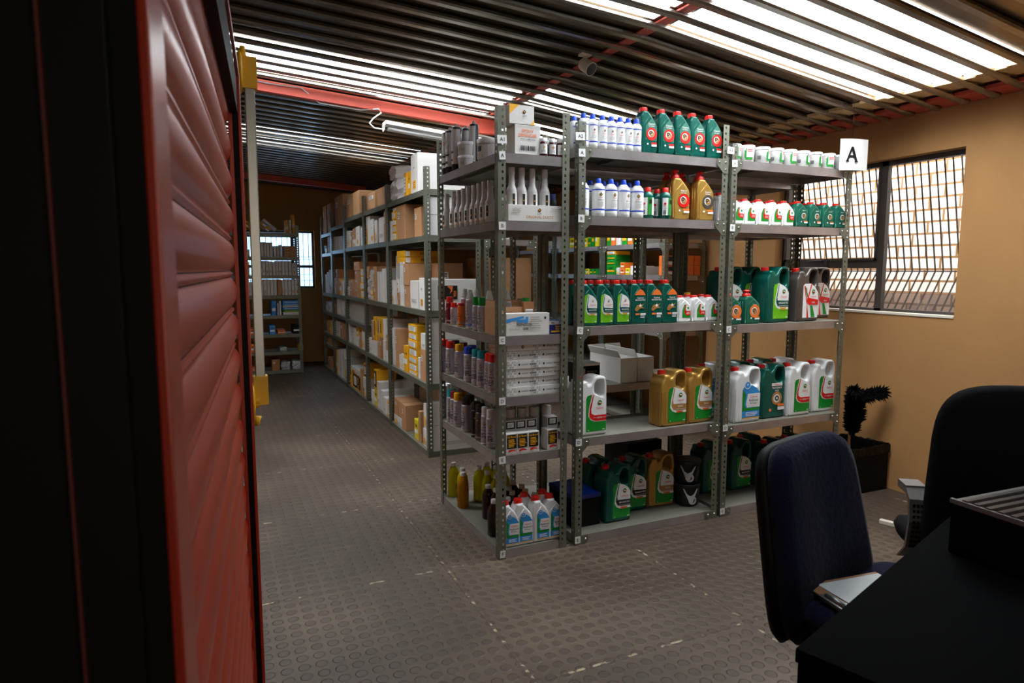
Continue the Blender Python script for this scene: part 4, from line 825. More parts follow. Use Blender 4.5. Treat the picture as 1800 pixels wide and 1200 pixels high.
# ============================================================ cartons on the long rack
KN = {'w': ('carton', 'white carton'), 'g': ('greyc', 'grey carton'), 'b': ('brown', 'brown cardboard box'), 'B': ('brown2', 'dark brown cardboard box'), 'y': ('yellow', 'yellow carton'), 'Y': ('yellow', 'yellow carton with label'), 'l': ('yellow2', 'lemon yellow carton'),
      'k': ('yellow', 'yellow and black filter carton'), 'p': ('offw', 'crumpled white parcel'), 'W': ('carton', 'white carton with yellow sticker'), 'J': ('yellow', 'yellow carton with black lettering'), 'n': ('blk', 'black carton'), 'u': ('lblue', 'blue carton'), 'o': ('orange', 'orange carton'), 'e': ('green', 'green carton'), 'x': ('plastic', 'clear plastic wrapped parcel')}
BIDX = {}
def sideT(d_): return Matrix(((0, 1, 0, 0), (-1, 0, 0, d_), (0, 0, 1, 0), (0, 0, 0, 1)))
def pbox(kind, label, x, y, z, w_, d_, h_, rz=0, group=None, face='x', tilt=0, lab=None):
    """carton with its near corner at x,y; face 'x' shows its end toward -x, 'y' toward -y"""
    mname = KN[kind][0]; nm = {'b': 'cardboard_box', 'B': 'cardboard_box', 'x': 'wrapped_parcel', 'p': 'paper_parcel'}.get(kind, 'parts_carton')
    t = thing(nm, label, 'parcel' if kind in 'xp' else 'box', (x, y, z), rz, group)
    if tilt: t.rotation_euler = (tilt, 0, rz) if face == 'x' else (0, tilt, rz)
    mb = MB().box(0, 0, 0, w_, d_, h_, mname)
    if kind in 'px':
        me = mb.mesh('b'); bm = bmesh.new(); bm.from_mesh(me); bmesh.ops.subdivide_edges(bm, edges=bm.edges[:], cuts=5, use_grid_fill=True)
        rr = random.Random(int(x * 1e4) + int(y * 1e3)); a = min(w_, d_, h_) * .07
        for v in bm.verts:
            c = Vector((w_ / 2, d_ / 2, h_ / 2)); q = v.co - c; k_ = Vector((q.x / w_ * 2, q.y / d_ * 2, q.z / h_ * 2)).length
            v.co = c + q * (1.0 - .10 * max(0, k_ - 1)) + Vector((rr.uniform(-a, a), rr.uniform(-a, a), rr.uniform(-a, a) * (v.co.z > .01)))
            v.co.z = max(0, v.co.z)
        bm.to_mesh(me); bm.free(); me.name = 'body'; o = bpy.data.objects.new('body', me); COL.objects.link(o); o.parent = t
    else: mb.build('body', t, min(.0025, h_ / 8, w_ / 8, d_ / 8))
    L, H_ = (d_, h_) if face == 'x' else (w_, h_)
    its = []
    if kind in 'bB':
        if H_ > L: its = [('rect', 0, H_ * .46, L, H_ * .46 + .003, 'tape')]
        else: its = [('rect', L * .44, 0, L * .56, H_, 'tape')]
        if L > .09: its += [('rect', L * .12, H_ * .62, L * .36, H_ * .8, 'paper'), ('lines', L * .14, H_ * .64, L * .34, H_ * .78, 3, 'black')]
        elif (int(y * 100) % 3) == 0: its += [('rect', L * .2, H_ * .5, L * .8, H_ * .72, 'paper')]
    elif kind == 'Y': its = [('rect', L * .12, H_ * .18, L * .88, H_ * .82, 'paper'), ('lines', L * .18, H_ * .24, L * .8, H_ * .76, 4, 'greyc')]
    elif kind == 'k': its = [('rect', L * .2, H_ * .12, L, H_ * .92, 'black'), ('rect', L * .3, H_ * .25, L * .6, H_ * .8, 'paper'), ('text', 'JEEPN', L * .45, H_ * .52, L * .14, 'black', H_ * .45, 1), ('text', 'FILTER', L * .8, H_ * .52, L * .18, 'yellow', H_ * .7, 1)]
    elif kind == 'J': its = [('text', 'JEEPN', L * .5, H_ * .5, min(L, H_) * .5, 'black', max(L, H_) * .6, H_ > L), ('rect', L * .02, H_ * .1, L * .14, H_ * .9, 'paper')]
    elif kind == 'W': its = [('rect', L * .3, H_ * .12, L * .7, H_ * .34, 'yellow'), ('lines', L * .34, H_ * .15, L * .66, H_ * .31, 3, 'brown2'), ('disk', L * .5, H_ * .65, min(L * .12, .008), 'black'), ('rect', 0, H_ * .955, L, H_ * .96, 'greyc')]
    elif kind in 'wg':
        q = int((x + y * 7 + z * 13) * 100) % 4
        its = [('rect', 0, H_ * .95, L, H_ * .955, 'greyc'), ('rect', L * .97, 0, L, H_, 'greyc')]
        if q == 0: its += [('lines', L * .2, H_ * .2, L * .8, H_ * .35, 3, 'greyc')]
        if q == 1: its += [('rect', L * .15, H_ * .1, L * .45, H_ * .5, 'yellow'), ('lines', L * .5, H_ * .12, L * .85, H_ * .4, 4, 'greyc')]
        if q == 2: its += [('text', 'PARTS', L * .5, H_ * .6, min(L, H_) * .18, 'greyc', max(L, H_) * .4, H_ > L)]
    elif kind in 'yluoen': its = [('rect', L * .1, H_ * .3, L * .9, H_ * .5, 'paper' if kind != 'e' else 'yellow'), ('text', 'OEM', L * .5, H_ * .7, min(L, H_) * .22, 'black', L * .7)]
    if lab: its = lab
    if its:
        decal('label' if kind not in 'bB' else 'tape_and_label', its, t, y=-.0016, tf=sideT(d_) if face == 'x' else None)
    return t
SN = {5: ['top', 'second', 'third', 'fourth', 'bottom'], 6: ['top', 'second', 'third', 'fourth', 'fifth', 'bottom'], 7: ['top', 'second', 'third', 'fourth', 'fifth', 'sixth', 'bottom']}
def fill(bay, si, cols, G=None):
    """cols: (pxL, pxR, depth, inset, [(kind, ytop) upward])"""
    zs = BZ[bay]; z0 = zs[si]
    for ci, (pl, pr, dp, ins, st) in enumerate(cols):
        X = XB + .02 + ins; pm = (pl + pr) / 2
        y1 = yl(pl, 500, X); y0 = yl(pr, 500, X) + .0015; z = z0 + .0005
        y0 = max(y0, BY[bay] + (.09 if bay == 0 and si else .006)); dp = min(dp, .17) if bay == 0 and si > 1 else dp; y1 = min(y1, BY[bay + 1] - .02)
        for k, (kd, yt) in enumerate(st):
            zt = onx(pm, yt, X).z; zt = min(zt, (zs[si - 1] if si else 2.3) - .05 - .02 * (len(st) - 1 - k)); h_ = max(.018, zt - z); rr = random.Random(ci * 31 + k * 7 + si * 3 + bay)
            lb = '%s%s, %s column, %s shelf, %s rack bay' % (KN[kd][1], '' if len(st) == 1 else ' at level %d' % (k + 1), ORD[ci + 1], SN[len(zs)][si], NM[bay])
            pbox(kd, lb, X + rr.uniform(0, .012), y0, z, min(dp, BD - .04 - ins), max(.02, y1 - y0 - .002), h_ - .001, 0, 'cartons on the long rack'); z = z + h_
D = .3
fill(0, 0, [(685, 697, .34, 0, [('p', 314), ('p', 290)]), (713, 717, D, 0, [('Y', 302)]), (718, 722, D, 0, [('y', 299)]), (723, 735, .37, .0, [('W', 268)])])
fill(0, 1, [(684, 690, .2, 0, [('w', 388)]), (690.5, 698, .2, 0, [('Y', 408), ('Y', 396), ('Y', 385), ('Y', 371), ('Y', 358)]), (699, 713, .34, 0, [('b', 359)]), (729, 741, .3, .03, [('b', 364)])])
fill(0, 2, [(685, 691, .2, 0, [('W', 492)]), (691.5, 696, .3, .05, [('w', 450)]), (696.5, 701, .2, 0, [('b', 526), ('b', 514), ('W', 490)]), (702, 708.5, .3, 0, [('w', 460)]), (709.5, 718.5, .2, 0, [('b', 501), ('b', 463)]), (719.5, 735, .36, 0, [('w', 493)]), (735.6, 745, .37, 0, [('W', 488)])])
fill(0, 3, [(684, 689, .2, 0, [('w', 612), ('w', 575)]), (692, 698, .3, 0, [('b', 577)]), (698.5, 702, .3, 0, [('w', 622)]), (702.5, 705.5, .3, 0, [('W', 620)]), (706, 709, .3, 0, [('y', 606)]), (709.5, 714, .25, 0, [('y', 606)]), (714.5, 730, .16, 0, [('Y', 651), ('Y', 637), ('Y', 626), ('Y', 611), ('Y', 597), ('Y', 584), ('Y', 570)]), (731.5, 735.5, .3, .0, [('w', 627)]), (736.5, 747, .34, 0, [('b', 614), ('w', 586)])])
fill(0, 4, [(687, 701, .2, 0, [('w', 728), ('b', 700)]), (702, 709, .34, 0, [('b', 708)]), (722, 729, .2, 0, [('l', 734)]), (730, 734, .2, 0, [('b', 757), ('b', 720)]), (738.5, 748, .3, .0, [('w', 752), ('w', 709)])])
fill(1, 0, [(646, 682, .36, .02, [('b', 332)])])
fill(1, 1, [(643, 646.5, .2, 0, [('y', 402), ('w', 378)]), (647, 652, .25, 0, [('w', 378)]), (653, 659, .3, 0, [('W', 384)]), (660, 665, .25, 0, [('w', 386)]), (666, 675, .3, 0, [('w', 381)]), (676, 682, .3, 0, [('b', 371)])])
fill(1, 2, [(643, 649, .2, 0, [('p', 516), ('p', 502), ('p', 490), ('b', 468)]), (649.5, 655, .2, 0, [('Y', 518), ('Y', 510), ('p', 494), ('p', 474)]), (655.5, 662, .2, 0, [('b', 502), ('b', 468)]), (663, 666, .3, 0, [('w', 477)]), (666.5, 671, .3, 0, [('w', 477)]), (671.5, 676, .3, 0, [('w', 472)]), (676.5, 682, .3, 0, [('w', 471)])])
fill(1, 3, [(643, 649, .2, 0, [('w', 592)]), (650, 654, .2, 0, [('w', 597), ('b', 562)]), (654.5, 659, .2, 0, [('w', 597), ('J', 556)]), (659.5, 664, .25, 0, [('b', 592), ('J', 557)]), (664.5, 670, .3, 0, [('B', 592), ('J', 558)]), (671, 675.5, .3, 0, [('w', 597), ('w', 560)]), (676, 682, .3, 0, [('w', 615), ('b', 588)])])
fill(1, 4, [(648, 652.5, .2, 0, [('w', 682)]), (653, 657.5, .2, 0, [('l', 680), ('k', 647)]), (658, 662.5, .34, 0, [('w', 668)]), (663, 668, .3, 0, [('w', 683)]), (669, 674, .25, 0, [('w', 695)]), (674.5, 682, .2, 0, [('Y', 703)])])
fill(2, 0, [(608, 633, .36, 0, [('b', 338)])])
fill(2, 1, [(608, 610, .2, 0, [('o', 414)]), (610.5, 613.5, .2, 0, [('w', 405)]), (614, 617, .2, 0, [('w', 405)]), (617.5, 620, .2, 0, [('b', 407)]), (620.5, 627, .2, 0, [('w', 420), ('b', 411), ('b', 400)]), (627.5, 634, .3, 0, [('W', 397)]), (634.5, 640, .3, 0, [('w', 398)])])
fill(2, 2, [(609, 614, .2, 0, [('p', 503)]), (614.5, 622, .2, 0, [('b', 505), ('b', 491)]), (622.5, 632, .3, 0, [('b', 505), ('b', 490), ('b', 475), ('b', 460)]), (633, 640, .25, 0, [('Y', 509), ('Y', 497), ('Y', 485), ('Y', 472)])])
fill(2, 3, [(611, 640, .34, .02, [('g', 526)])])
fill(2, 4, [(609, 612, .3, 0, [('w', 563)]), (612.5, 618, .2, 0, [('p', 585), ('p', 574)]), (618.5, 623, .2, 0, [('w', 575)]), (623.5, 628, .2, 0, [('w', 590), ('y', 573)]), (628.5, 633, .2, 0, [('b', 583)]), (633.5, 640, .3, 0, [('w', 582), ('b', 557)])])
fill(2, 5, [(609, 612, .2, 0, [('y', 655)]), (612.5, 628, .25, 0, [('k', 653), ('w', 644)]), (629, 632.5, .25, 0, [('b', 646)]), (633.5, 640, .3, 0, [('w', 680), ('w', 661), ('k', 637)])])
fill(3, 0, [(592, 606, .38, 0, [('b', 326)])])
fill(3, 1, [(586, 590, .2, 0, [('w', 416)]), (590.5, 594, .2, 0, [('w', 415)]), (594.5, 598, .2, 0, [('w', 415)]), (598.5, 602, .2, 0, [('w', 414)]), (602.5, 606, .2, 0, [('w', 414)])])
fill(3, 2, [(586, 589.5, .2, 0, [('w', 488), ('B', 474)]), (590, 595, .3, 0, [('b', 488), ('B', 473)]), (596, 600, .2, 0, [('y', 491)]), (600.5, 603, .2, 0, [('w', 493)]), (603.5, 606, .2, 0, [('w', 493)])])
fill(3, 3, [(586, 588, .2, 0, [('B', 528)]), (591, 594, .2, 0, [('w', 523)]), (594.5, 597, .2, 0, [('w', 523)]), (597.5, 600, .2, 0, [('W', 524)]), (601, 606, .2, 0, [('p', 527)])])
fill(3, 4, [(586, 593, .2, 0, [('w', 563)]), (594, 604, .2, 0, [('b', 567)])])
fill(3, 5, [(586, 589, .2, 0, [('y', 612)]), (589.5, 592, .2, 0, [('w', 615)]), (592.5, 596, .2, 0, [('w', 612)]), (596.5, 600, .25, 0, [('w', 632), ('w', 612)]), (600.5, 606, .25, 0, [('w', 628)])])
fill(4, 0, [(571, 577, .3, 0, [('b', 360)]), (578, 583.5, .3, 0, [('b', 356)])])
fill(4, 1, [(571, 575, .2, 0, [('x', 430)]), (577, 583, .25, 0, [('W', 410)])])
fill(4, 2, [(571, 574, .2, 0, [('w', 482)]), (574.5, 578, .2, 0, [('w', 478)]), (578.5, 583.5, .2, 0, [('w', 474)])])
fill(4, 3, [(571, 575, .2, 0, [('p', 529)]), (576, 583, .2, 0, [('p', 530)])])
fill(4, 4, [(572, 576, .2, 0, [('b', 563)]), (577, 579, .2, 0, [('y', 564)]), (580, 583, .2, 0, [('w', 562)])])
fill(4, 5, [(572, 575, .2, 0, [('b', 592)]), (576, 579, .2, 0, [('b', 592)]), (580, 583, .2, 0, [('b', 594)])])
fill(4, 6, [(571, 576, .2, 0, [('b', 625)])])
# big white cartons filling the near end of the rack, faces toward the cross aisle
def endbox(lb, x0, x1, z0, z1, y0, dp, kd='w', lab=None, g='big white cartons at the rack end'):
    pbox(kd, lb, x0, 4.572, z0, x1 - x0, .06, z1 - z0 - .0015, 0, g, 'y', lab=lab)
BX0 = XB + .045
lab9 = [('rect', .08, .10, .22, .22, 'black'), ('rect', .085, .11, .10, .21, 'yellow'), ('text', '900', .20, .16, .022, 'orange', .1, 1), ('poly', [(.12, .2), (.15, .17), (.14, .13), (.17, .16), (.16, .21)], 'orange'), ('text', 'FILTER', .11, .16, .016, 'paper', .09, 1)]
Wd = .34
for nm_, z0, z1 in (('lower carton on the second shelf', 1.621, 1.765), ('upper carton on the second shelf', 1.7665, 1.895), ('lower carton on the fourth shelf', .546, .79), ('upper carton on the fourth shelf', .7915, 1.03), ('lower carton on the bottom shelf', .041, .235), ('upper carton on the bottom shelf', .2365, .41)):
    endbox('large plain white carton at the long rack end, ' + nm_, 1.43, 1.79, z0, z1, 4.575, .30)
endbox('white carton with black 900 filter label at the end of the rack', 1.43, 1.79, 1.082, 1.31, 4.575, .3, 'w', [('rect', .05, .08, .20, .18, 'black'), ('text', '900', .18, .12, .022, 'orange', .06, 1), ('poly', [(.12, .175), (.15, .15), (.14, .12), (.16, .14), (.165, .175)], 'orange'), ('text', 'FILTER', .07, .13, .016, 'yellow', .08, 1)])
for i in range(2):
    pbox('J', 'long yellow carton with black lettering, %s of two across the brown boxes' % ('lower', 'upper')[i], 1.425, 5.25, 1.4285 + .052 * i, .33 - .01 * i, .25, .050, 0, None, 'y')
pbox('b', 'wide brown cardboard box behind the white cartons on the middle shelf', 1.605, 4.9, 1.0815, .19, .6, .346, 0, None, 'y')
pbox('g', 'large grey board carton at the back of the fourth shelf, first bay', 1.605, 4.95, .5455, .18, .55, .43, 0, None, 'y')
pbox('g', 'large grey carton at the back of the bottom shelf, first bay', 1.63, 5.0, .041, .16, .60, .42, 0, None, 'y')
# second face of the rack: big cardboard boxes
for i, (x, y, z, w_, d_, h_, kd, nm_) in enumerate(((1.885, 4.60, 1.0805, .36, .45, .385, 'b', 'tall brown cardboard box seen through the A1 unit beside the paired posts'), (1.87, 4.62, 1.601, .2, .2, .07, 'w', 'flat white carton on the upper shelf seen through the A1 unit'), (1.88, 4.60, .5455, .36, .4, .3, 'b', 'brown cardboard box on the lower shelf of the back to back unit'))):
    pbox(kd, nm_, x, y, z, w_, d_, h_, 0, None, 'y')
# ---- open bins and items on the unit behind A2
for i, (p0, p1) in enumerate(((1091, 1117), (1121, 1146))):
    xa = ony(p0, 640, 3.19).x
    open_box('carton_bin', 'open grey-white cardboard parts bin, %s of two seen under the A2 middle shelf' % ('left', 'right')[i], xa, 3.19, .721, .115, .34, .145, 'carton', 0, (0, 1, 1, 0), .05, ang=20)
pbox('n', 'black printed filter carton left of the open parts bins', ony(1018, 640, 3.25).x, 3.25, .721, .14, .12, .12, 0, None, 'y', lab=[('rect', 0, .105, .14, .12, 'cream'), ('rect', .005, .02, .04, .09, 'greyc'), ('lines', .05, .03, .13, .08, 3, 'grey')])
for i, (x, y, z, kd, w_, h_, nm_) in enumerate(((2.2, 3.2, .051, 'n', .25, .3, 'black box on the floor shelf behind the A2 unit'), (2.02, 3.22, 1.621, 'g', .3, .12, 'grey carton on the upper shelf behind A2'))):
    pbox(kd, nm_, x, y, z, w_, .25, h_, 0, None, 'y')
# ---- filter rack on the right wall
def cfill(py, X, z, cols, what):
    """cols (pxL, pxR, ytop list upward, kind) on the face x = X"""
    for ci, (pl, pr, st) in enumerate(cols):
        y1 = yl(pl, py, X); y0 = yl(pr, py, X) + .002; zz = z + .0005
        for k, (kd, yt) in enumerate(st):
            zt = onx((pl + pr) / 2, yt, X).z; zt = min(zt, {1.33: 1.60, 1.60: 1.93, .86: 1.33}[z] - .05); h_ = max(.02, zt - zz)
            pbox(kd, '%s, %s column%s, %s' % (KN[kd][1].replace(' carton with', ' box with'), ORD[ci + 1], '' if len(st) == 1 else ' level %d' % (k + 1), what), X, y0, zz, .16, max(.02, y1 - y0 - .002), h_ - .0012, 0, 'filter cartons'); zz += h_
CXF = CX + .012
def zat(py, p): return onx(p, py, CX).z
cfill(475, CXF, 1.33, [(1066, 1082, [('e', 466), ('e', 457), ('e', 448), ('Y', 438)]), (1083, 1089, [('w', 470)]), (1090, 1098, [('o', 472), ('o', 461)]), (1099, 1107, [('l', 471)]), (1108, 1124, [('w', 467)]), (1125, 1136, [('w', 468)])], 'lower filter shelf, nearest unit')
cfill(475, CXF, 1.33, [(1022, 1028, [('e', 472)]), (1029, 1035, [('l', 472)]), (1036, 1042, [('e', 472)]), (1043, 1048, [('e', 472)])], 'lower filter shelf, middle unit')
cfill(420, CXF, 1.60, [(1067, 1073, [('e', 402)]), (1074, 1082, [('o', 402)]), (1083, 1092, [('w', 404)]), (1093, 1102, [('e', 406)]), (1103, 1112, [('o', 408)]), (1113, 1122, [('e', 409)]), (1123, 1134, [('w', 410)])], 'upper filter shelf, nearest unit')
cfill(420, CXF, 1.60, [(1019, 1025, [('e', 418), ('e', 406)]), (1026, 1032, [('l', 418), ('e', 406)]), (1033, 1039, [('e', 418), ('l', 406)]), (1040, 1045, [('e', 404)]), (1046, 1050, [('l', 404)])], 'upper filter shelf, middle unit')
cfill(600, CXF, .86, [(1067, 1074, [('e', 590)]), (1075, 1082, [('w', 590)]), (1083, 1090, [('w', 590)]), (1091, 1098, [('W', 592)]), (1099, 1106, [('w', 592)]), (1107, 1116, [('o', 592)]), (1117, 1128, [('Y', 592)])], 'fourth filter shelf, nearest unit')
for i, p in enumerate((1143, 1150, 1170, 1180, 1190)):
    for k in range(2):
        x = ony(p, 470, CY + .02).x
        if x + .07 > CX + .40: continue
        pbox('o', 'orange filter carton, %s from left at the rack end, %s row' % (ORD[i + 1], ('lower', 'upper')[k]), CXF + .015 + .072 * i, CY + .012, 1.3305 + .082 * k, .066, .1, .08, 0, 'orange filter cartons at the rack end', 'y', lab=[('rect', .004, .035, .062, .072, 'orange' if i > 1 else 'black'), ('rect', .004, .006, .062, .03, 'orange' if i > 1 else 'paper')])
for i in range(3):
    pbox('y', 'tall yellow filter carton, %s from left on the lower rack end' % ORD[i + 1], CXF + .02 + .105 * i, CY + .012, .861, .10 if i else .09, .1, .24, 0, 'tall yellow filter cartons', 'y')
# cartons seen far back between rows (farther unit of the filter rack)
cfill(440, CXF, 1.60, [(925, 940, [('Y', 428)]), (941, 956, [('y', 427)]), (957, 972, [('w', 424)]), (973, 985, [('w', 410)]), (990, 1000, [('e', 418)]), (1001, 1010, [('l', 418)])], 'upper filter shelf, farthest unit')
# ============================================================ far end shelf
EY = 9.14
def efill(z, cols, nm_):
    for ci, (pl, pr, st) in enumerate(cols):
        xa = ony(pl, 480, EY).x; xb = ony(pr, 480, EY).x; zz = z + .0005
        xa = max(xa, .03)
        for k, (kd, yt) in enumerate(st):
            zt = ony((pl + pr) / 2, yt, EY).z; zt = min(zt, [q for q in (.30, .53, .78, 1.04, 1.30, 1.54, 1.85) if q > z + .01][0] - .05); h_ = max(.02, zt - zz)
            pbox(kd, '%s, %s from left%s, %s shelf at the far end' % (KN[kd][1], ORD[ci + 1], '' if len(st) == 1 else ' level %d' % (k + 1), nm_), xa, EY, zz, max(.015, xb - xa - .002), .25, h_ - .001, 0, 'cartons on the far end shelf', 'y'); zz += h_
efill(1.54, [(425, 440, [('w', 444), ('w', 438)]), (455, 460, [('w', 424)]), (460.5, 465.5, [('w', 425)]), (466, 470, [('w', 425)]), (470.5, 475.5, [('w', 426)]), (476, 481, [('w', 426)]), (483, 487, [('w', 432)]), (488, 492, [('w', 432)]), (493, 497, [('w', 430)]), (500, 524, [('b', 447), ('b', 442), ('b', 437), ('b', 432)])], 'second')
efill(1.30, [(428, 434, [('w', 458)]), (435, 439, [('y', 460)]), (455, 461, [('W', 457)]), (461.5, 467, [('w', 457)]), (467.5, 473, [('W', 458)]), (473.5, 479, [('w', 459)]), (479.5, 485, [('w', 460)]), (485.5, 490, [('w', 457)]), (490.5, 495, [('W', 454)]), (495.5, 501, [('w', 454)]), (501.5, 507, [('w', 456)]), (507.5, 513, [('w', 457)]), (513.5, 522, [('W', 462)])], 'third')
efill(1.04, [(428, 446, [('w', 512), ('w', 504), ('w', 496)]), (457, 462, [('w', 489)]), (462.5, 468, [('W', 489)]), (468.5, 474, [('w', 490)]), (474.5, 480, [('w', 491)]), (480.5, 486, [('w', 490)]), (487, 494, [('b', 488)]), (495, 499, [('w', 492)]), (499.5, 505, [('w', 490)]), (505.5, 511, [('w', 489)]), (511.5, 517, [('W', 489)]), (517.5, 526, [('W', 488)])], 'fourth')
efill(.78, [(431, 435, [('w', 540)]), (475, 483, [('u', 529)]), (485, 488, [('w', 533)]), (489, 492, [('w', 529)]), (495, 524, [('w', 548), ('e', 544), ('u', 540), ('w', 537), ('u', 533), ('u', 528)])], 'fifth')
efill(.53, [(433, 449, [('o', 578)]), (470, 480, [('u', 572)]), (484, 498, [('o', 580)]), (511, 526, [('n', 571)])], 'sixth')
efill(.30, [(433, 444, [('o', 605)]), (487, 500, [('x', 611)]), (522, 529, [('l', 606)])], 'seventh')
efill(.05, [(437, 447, [('o', 646)]), (472, 486, [('B', 632)]), (488, 505, [('x', 636)]), (508, 524, [('x', 634)])], 'bottom')
for i, (p, a, h_, kd) in enumerate(((430, -50, .2, 'y'), (441, -52, .18, 'y'), (452, -55, .2, 'y'), (464, -55, .2, 'b'), (474, -54, .22, 'y'), (484, -50, .2, 'w'), (502.5, 0, .17, 'y'), (508, 0, .17, 'w'), (514, 0, .24, 'y'))):
    x = ony(p, 409, EY + .05).x; t = pbox(kd, 'thin %s, %s from left, far end top shelf' % (KN[kd][1] + (' leaning over' if a else ' upright'), ORD[i + 1]), x, EY + .05, 1.8505 + (.028 if a else 0), .032, .2, h_, 0, 'thin cartons on the far top shelf', 'y')
    if a: t.rotation_euler = (0, radians(a), 0)

# ============================================================ foreground
# red roller-shutter door standing open on the left
NA = Vector((-.049, .49, 0)); NB_ = Vector((.046, 1.83, 0)); dv = (NB_ - NA); DL = dv.length; ang = math.atan2(dv.y, dv.x)
door = struct(thing('door_1', None, None, NA, ang))   # local x runs away from the camera, local -y faces the shop
TOPZ = 1.86; BOTZ = .03
mb = MB(); pr = []; z = BOTZ + .03; p = .088
while z < TOPZ - .10:
    for k in range(9):
        a = k / 8; pr.append((z + a * p * .74, -.016 * sin(pi * a) ** .7 - .001))
    for k in range(1, 5):
        a = k / 5; pr.append((z + p * (.74 + .26 * a), -.001 + (.005 if k in (1, 4) else -.004)))
    z += p
xs = (.06, DL - .028)
vs = [(x, y * .75 + .0, zz) for x in xs for zz, y in pr]; n_ = len(pr)
mb.add(vs, [(i, n_ + i, n_ + i + 1, i + 1) for i in range(n_ - 1)], 'redp', True)
mb.build('shutter_slats', door)
mb = MB()
mb.box(0, -.020, 0, .07, -.013, TOPZ, 'redp').box(DL - .03, -.018, 0, DL - .002, -.008, TOPZ - .09, 'redp').box(DL - .03, -.038, 0, DL, -.031, TOPZ, 'redp').box(.07, -.038, TOPZ - .012, DL - .03, -.031, TOPZ, 'redp').box(DL - .030, -.031, TOPZ - .012, DL, .02, TOPZ, 'redp')
mb.build('door_frame', door, .0015)
mb = MB().box(DL - .028, -.031, 0, DL - .004, -.018, TOPZ - .013, 'blk').box(.07, -.031, TOPZ - .10, DL - .03, -.006, TOPZ - .012, 'blk').box(0.001, .002, .0, DL - .004, .02, TOPZ - .013, 'blk').box(0, -.013, 0, .02, .002, TOPZ - .013, 'blk')
mb.build('frame_channel', door)
# jamb of the opening, close left, its shade put into the black; red edge strip
jb = struct(thing('door_2', None, None, (0, 0, 0)))
MB().box(-1.6, .47, 0, -.052, .50, 2.58, 'blk').build('door_panel', jb)
MB().box(ony(90, 400, .466).x, .463, 0, ony(96, 400, .466).x, .469, 2.4, mat('dull_red_edge', (86, 22, 14), .6)).build('edge_strip', jb)
MB().box(ony(112, 40, .466).x, .462, 1.72, ony(126, 40, .466).x, .47, 1.80, mat('brass_bolt', (96, 74, 44), .4, .6)).build('bolt_plate', jb)
# aluminium pole with yellow brackets on the far edge of the door
P0 = ony(437, 120, 1.95); P1 = ony(459, 700, 1.95)
pole = thing('aluminium_pole', 'upright aluminium pole held by yellow plastic brackets beside the red shutter door', 'pole', (P1.x, P1.y, P1.z))
dx = (P0.x - P1.x); L_ = P0.z - P1.z
mb = MB(); hw = .0125
mb.add([(-hw, -hw, 0), (hw, -hw, 0), (hw, hw, 0), (-hw, hw, 0), (dx - hw, -hw, L_), (dx + hw, -hw, L_), (dx + hw, hw, L_), (dx - hw, hw, L_)], [(0, 3, 2, 1), (4, 5, 6, 7), (0, 1, 5, 4), (1, 2, 6, 5), (2, 3, 7, 6), (3, 0, 4, 7)], 'alu'); mb.build('tube', pole, .002)
for z0, dirn in ((.0, -1), (L_ - .04, 1)):
    xo = dx * z0 / L_; mb = MB()
    mb.box(xo - .019, -.02, z0 - .015, xo + .019, .02, z0 + .065, 'yplas')
    for q in (-.050, -.022):
        tf = Matrix.Translation((xo + q, 0, z0 + .012 + dirn * .015)) @ Matrix.Rotation(pi / 2, 4, 'Y') @ Matrix.Scale(.9, 4, (0, 1, 0))
        mb.lathe([(.012, -.016), (.050, -.007), (.056, 0), (.050, .004), (.02, .007)], 'yplas', 24, tf)
    tf = Matrix.Translation((xo - .055, 0, z0 + .012 + dirn * .015)) @ Matrix.Rotation(pi / 2, 4, 'Y'); mb.lathe([(.022, -.035), (.022, .05)], 'yplas', 16, tf)
    mb.tube([(xo - .012, 0, z0 + dirn * .05), (xo - .014, 0, z0 + .01 + dirn * .085)], [.012, .006], 'yplas', 8)
    mb.build('bracket', pole)
MB().tube([(NB_.x - .012 - P1.x, NB_.y + .004 - 1.95, .012), (-.04, 0, .012)], .008, 'alu').tube([(NB_.x - .012 - P1.x, NB_.y + .004 - 1.95, L_ - .10), (dx - .05, 0, L_ - .03)], .006, 'alu').build('wall_stay', pole)
# blue office chair
def pad(w_, h_, t_, m, rad=.42, bend=.03, name='cushion', parent=None, taper=.9, n_=18):
    """upholstered pad standing in x-z, thickness along y, softly domed"""
    mb = MB(); R_ = []
    for k in range(48):
        a = 2 * pi * k / 48; c, s_ = cos(a), sin(a); e = .38
        x = math.copysign(abs(c) ** e, c) * w_ / 2; z = math.copysign(abs(s_) ** e, s_) * h_ / 2
        x *= taper + (1 - taper) * (.5 - z / h_); R_.append((x, z))
    rings = [(.0, -t_ * .5), (.55, -t_ * .49), (.85, -t_ * .42), (.96, -t_ * .28), (1, 0), (.96, t_ * .3), (.8, t_ * .45), (0, t_ * .48)]
    vs = [(x * f, y + bend * (x * f / w_ * 2) ** 2 * -1, z * f + h_ / 2) for f, y in rings for x, z in R_]
    fs = [(j * 48 + k, j * 48 + (k + 1) % 48, (j + 1) * 48 + (k + 1) % 48, (j + 1) * 48 + k) for j in range(len(rings) - 1) for k in range(48)]
    mb.add(vs, fs, m, True); o = mb.build(name, parent); return o
cr_ = radians(14)
ch = thing('office_chair', 'navy blue fabric office chair with high back drawn up to the black desk', 'chair', (1.416, .905, 0), cr_)
bk = pad(.42, .47, .075, 'fabric', parent=ch, name='backrest', taper=.84); bk.location = (-.03, .195, .505); bk.rotation_euler = (radians(-10), 0, 0)
sh_ = pad(.43, .47, .05, 'blk', parent=ch, name='back_shell', taper=.84); sh_.location = (-.03, .232, .495); sh_.rotation_euler = (radians(-10), 0, 0)
st_ = pad(.46, .44, .085, 'fabric', parent=ch, name='seat', taper=.96); st_.rotation_euler = (radians(-90), 0, 0); st_.location = (0, -.24, .575)
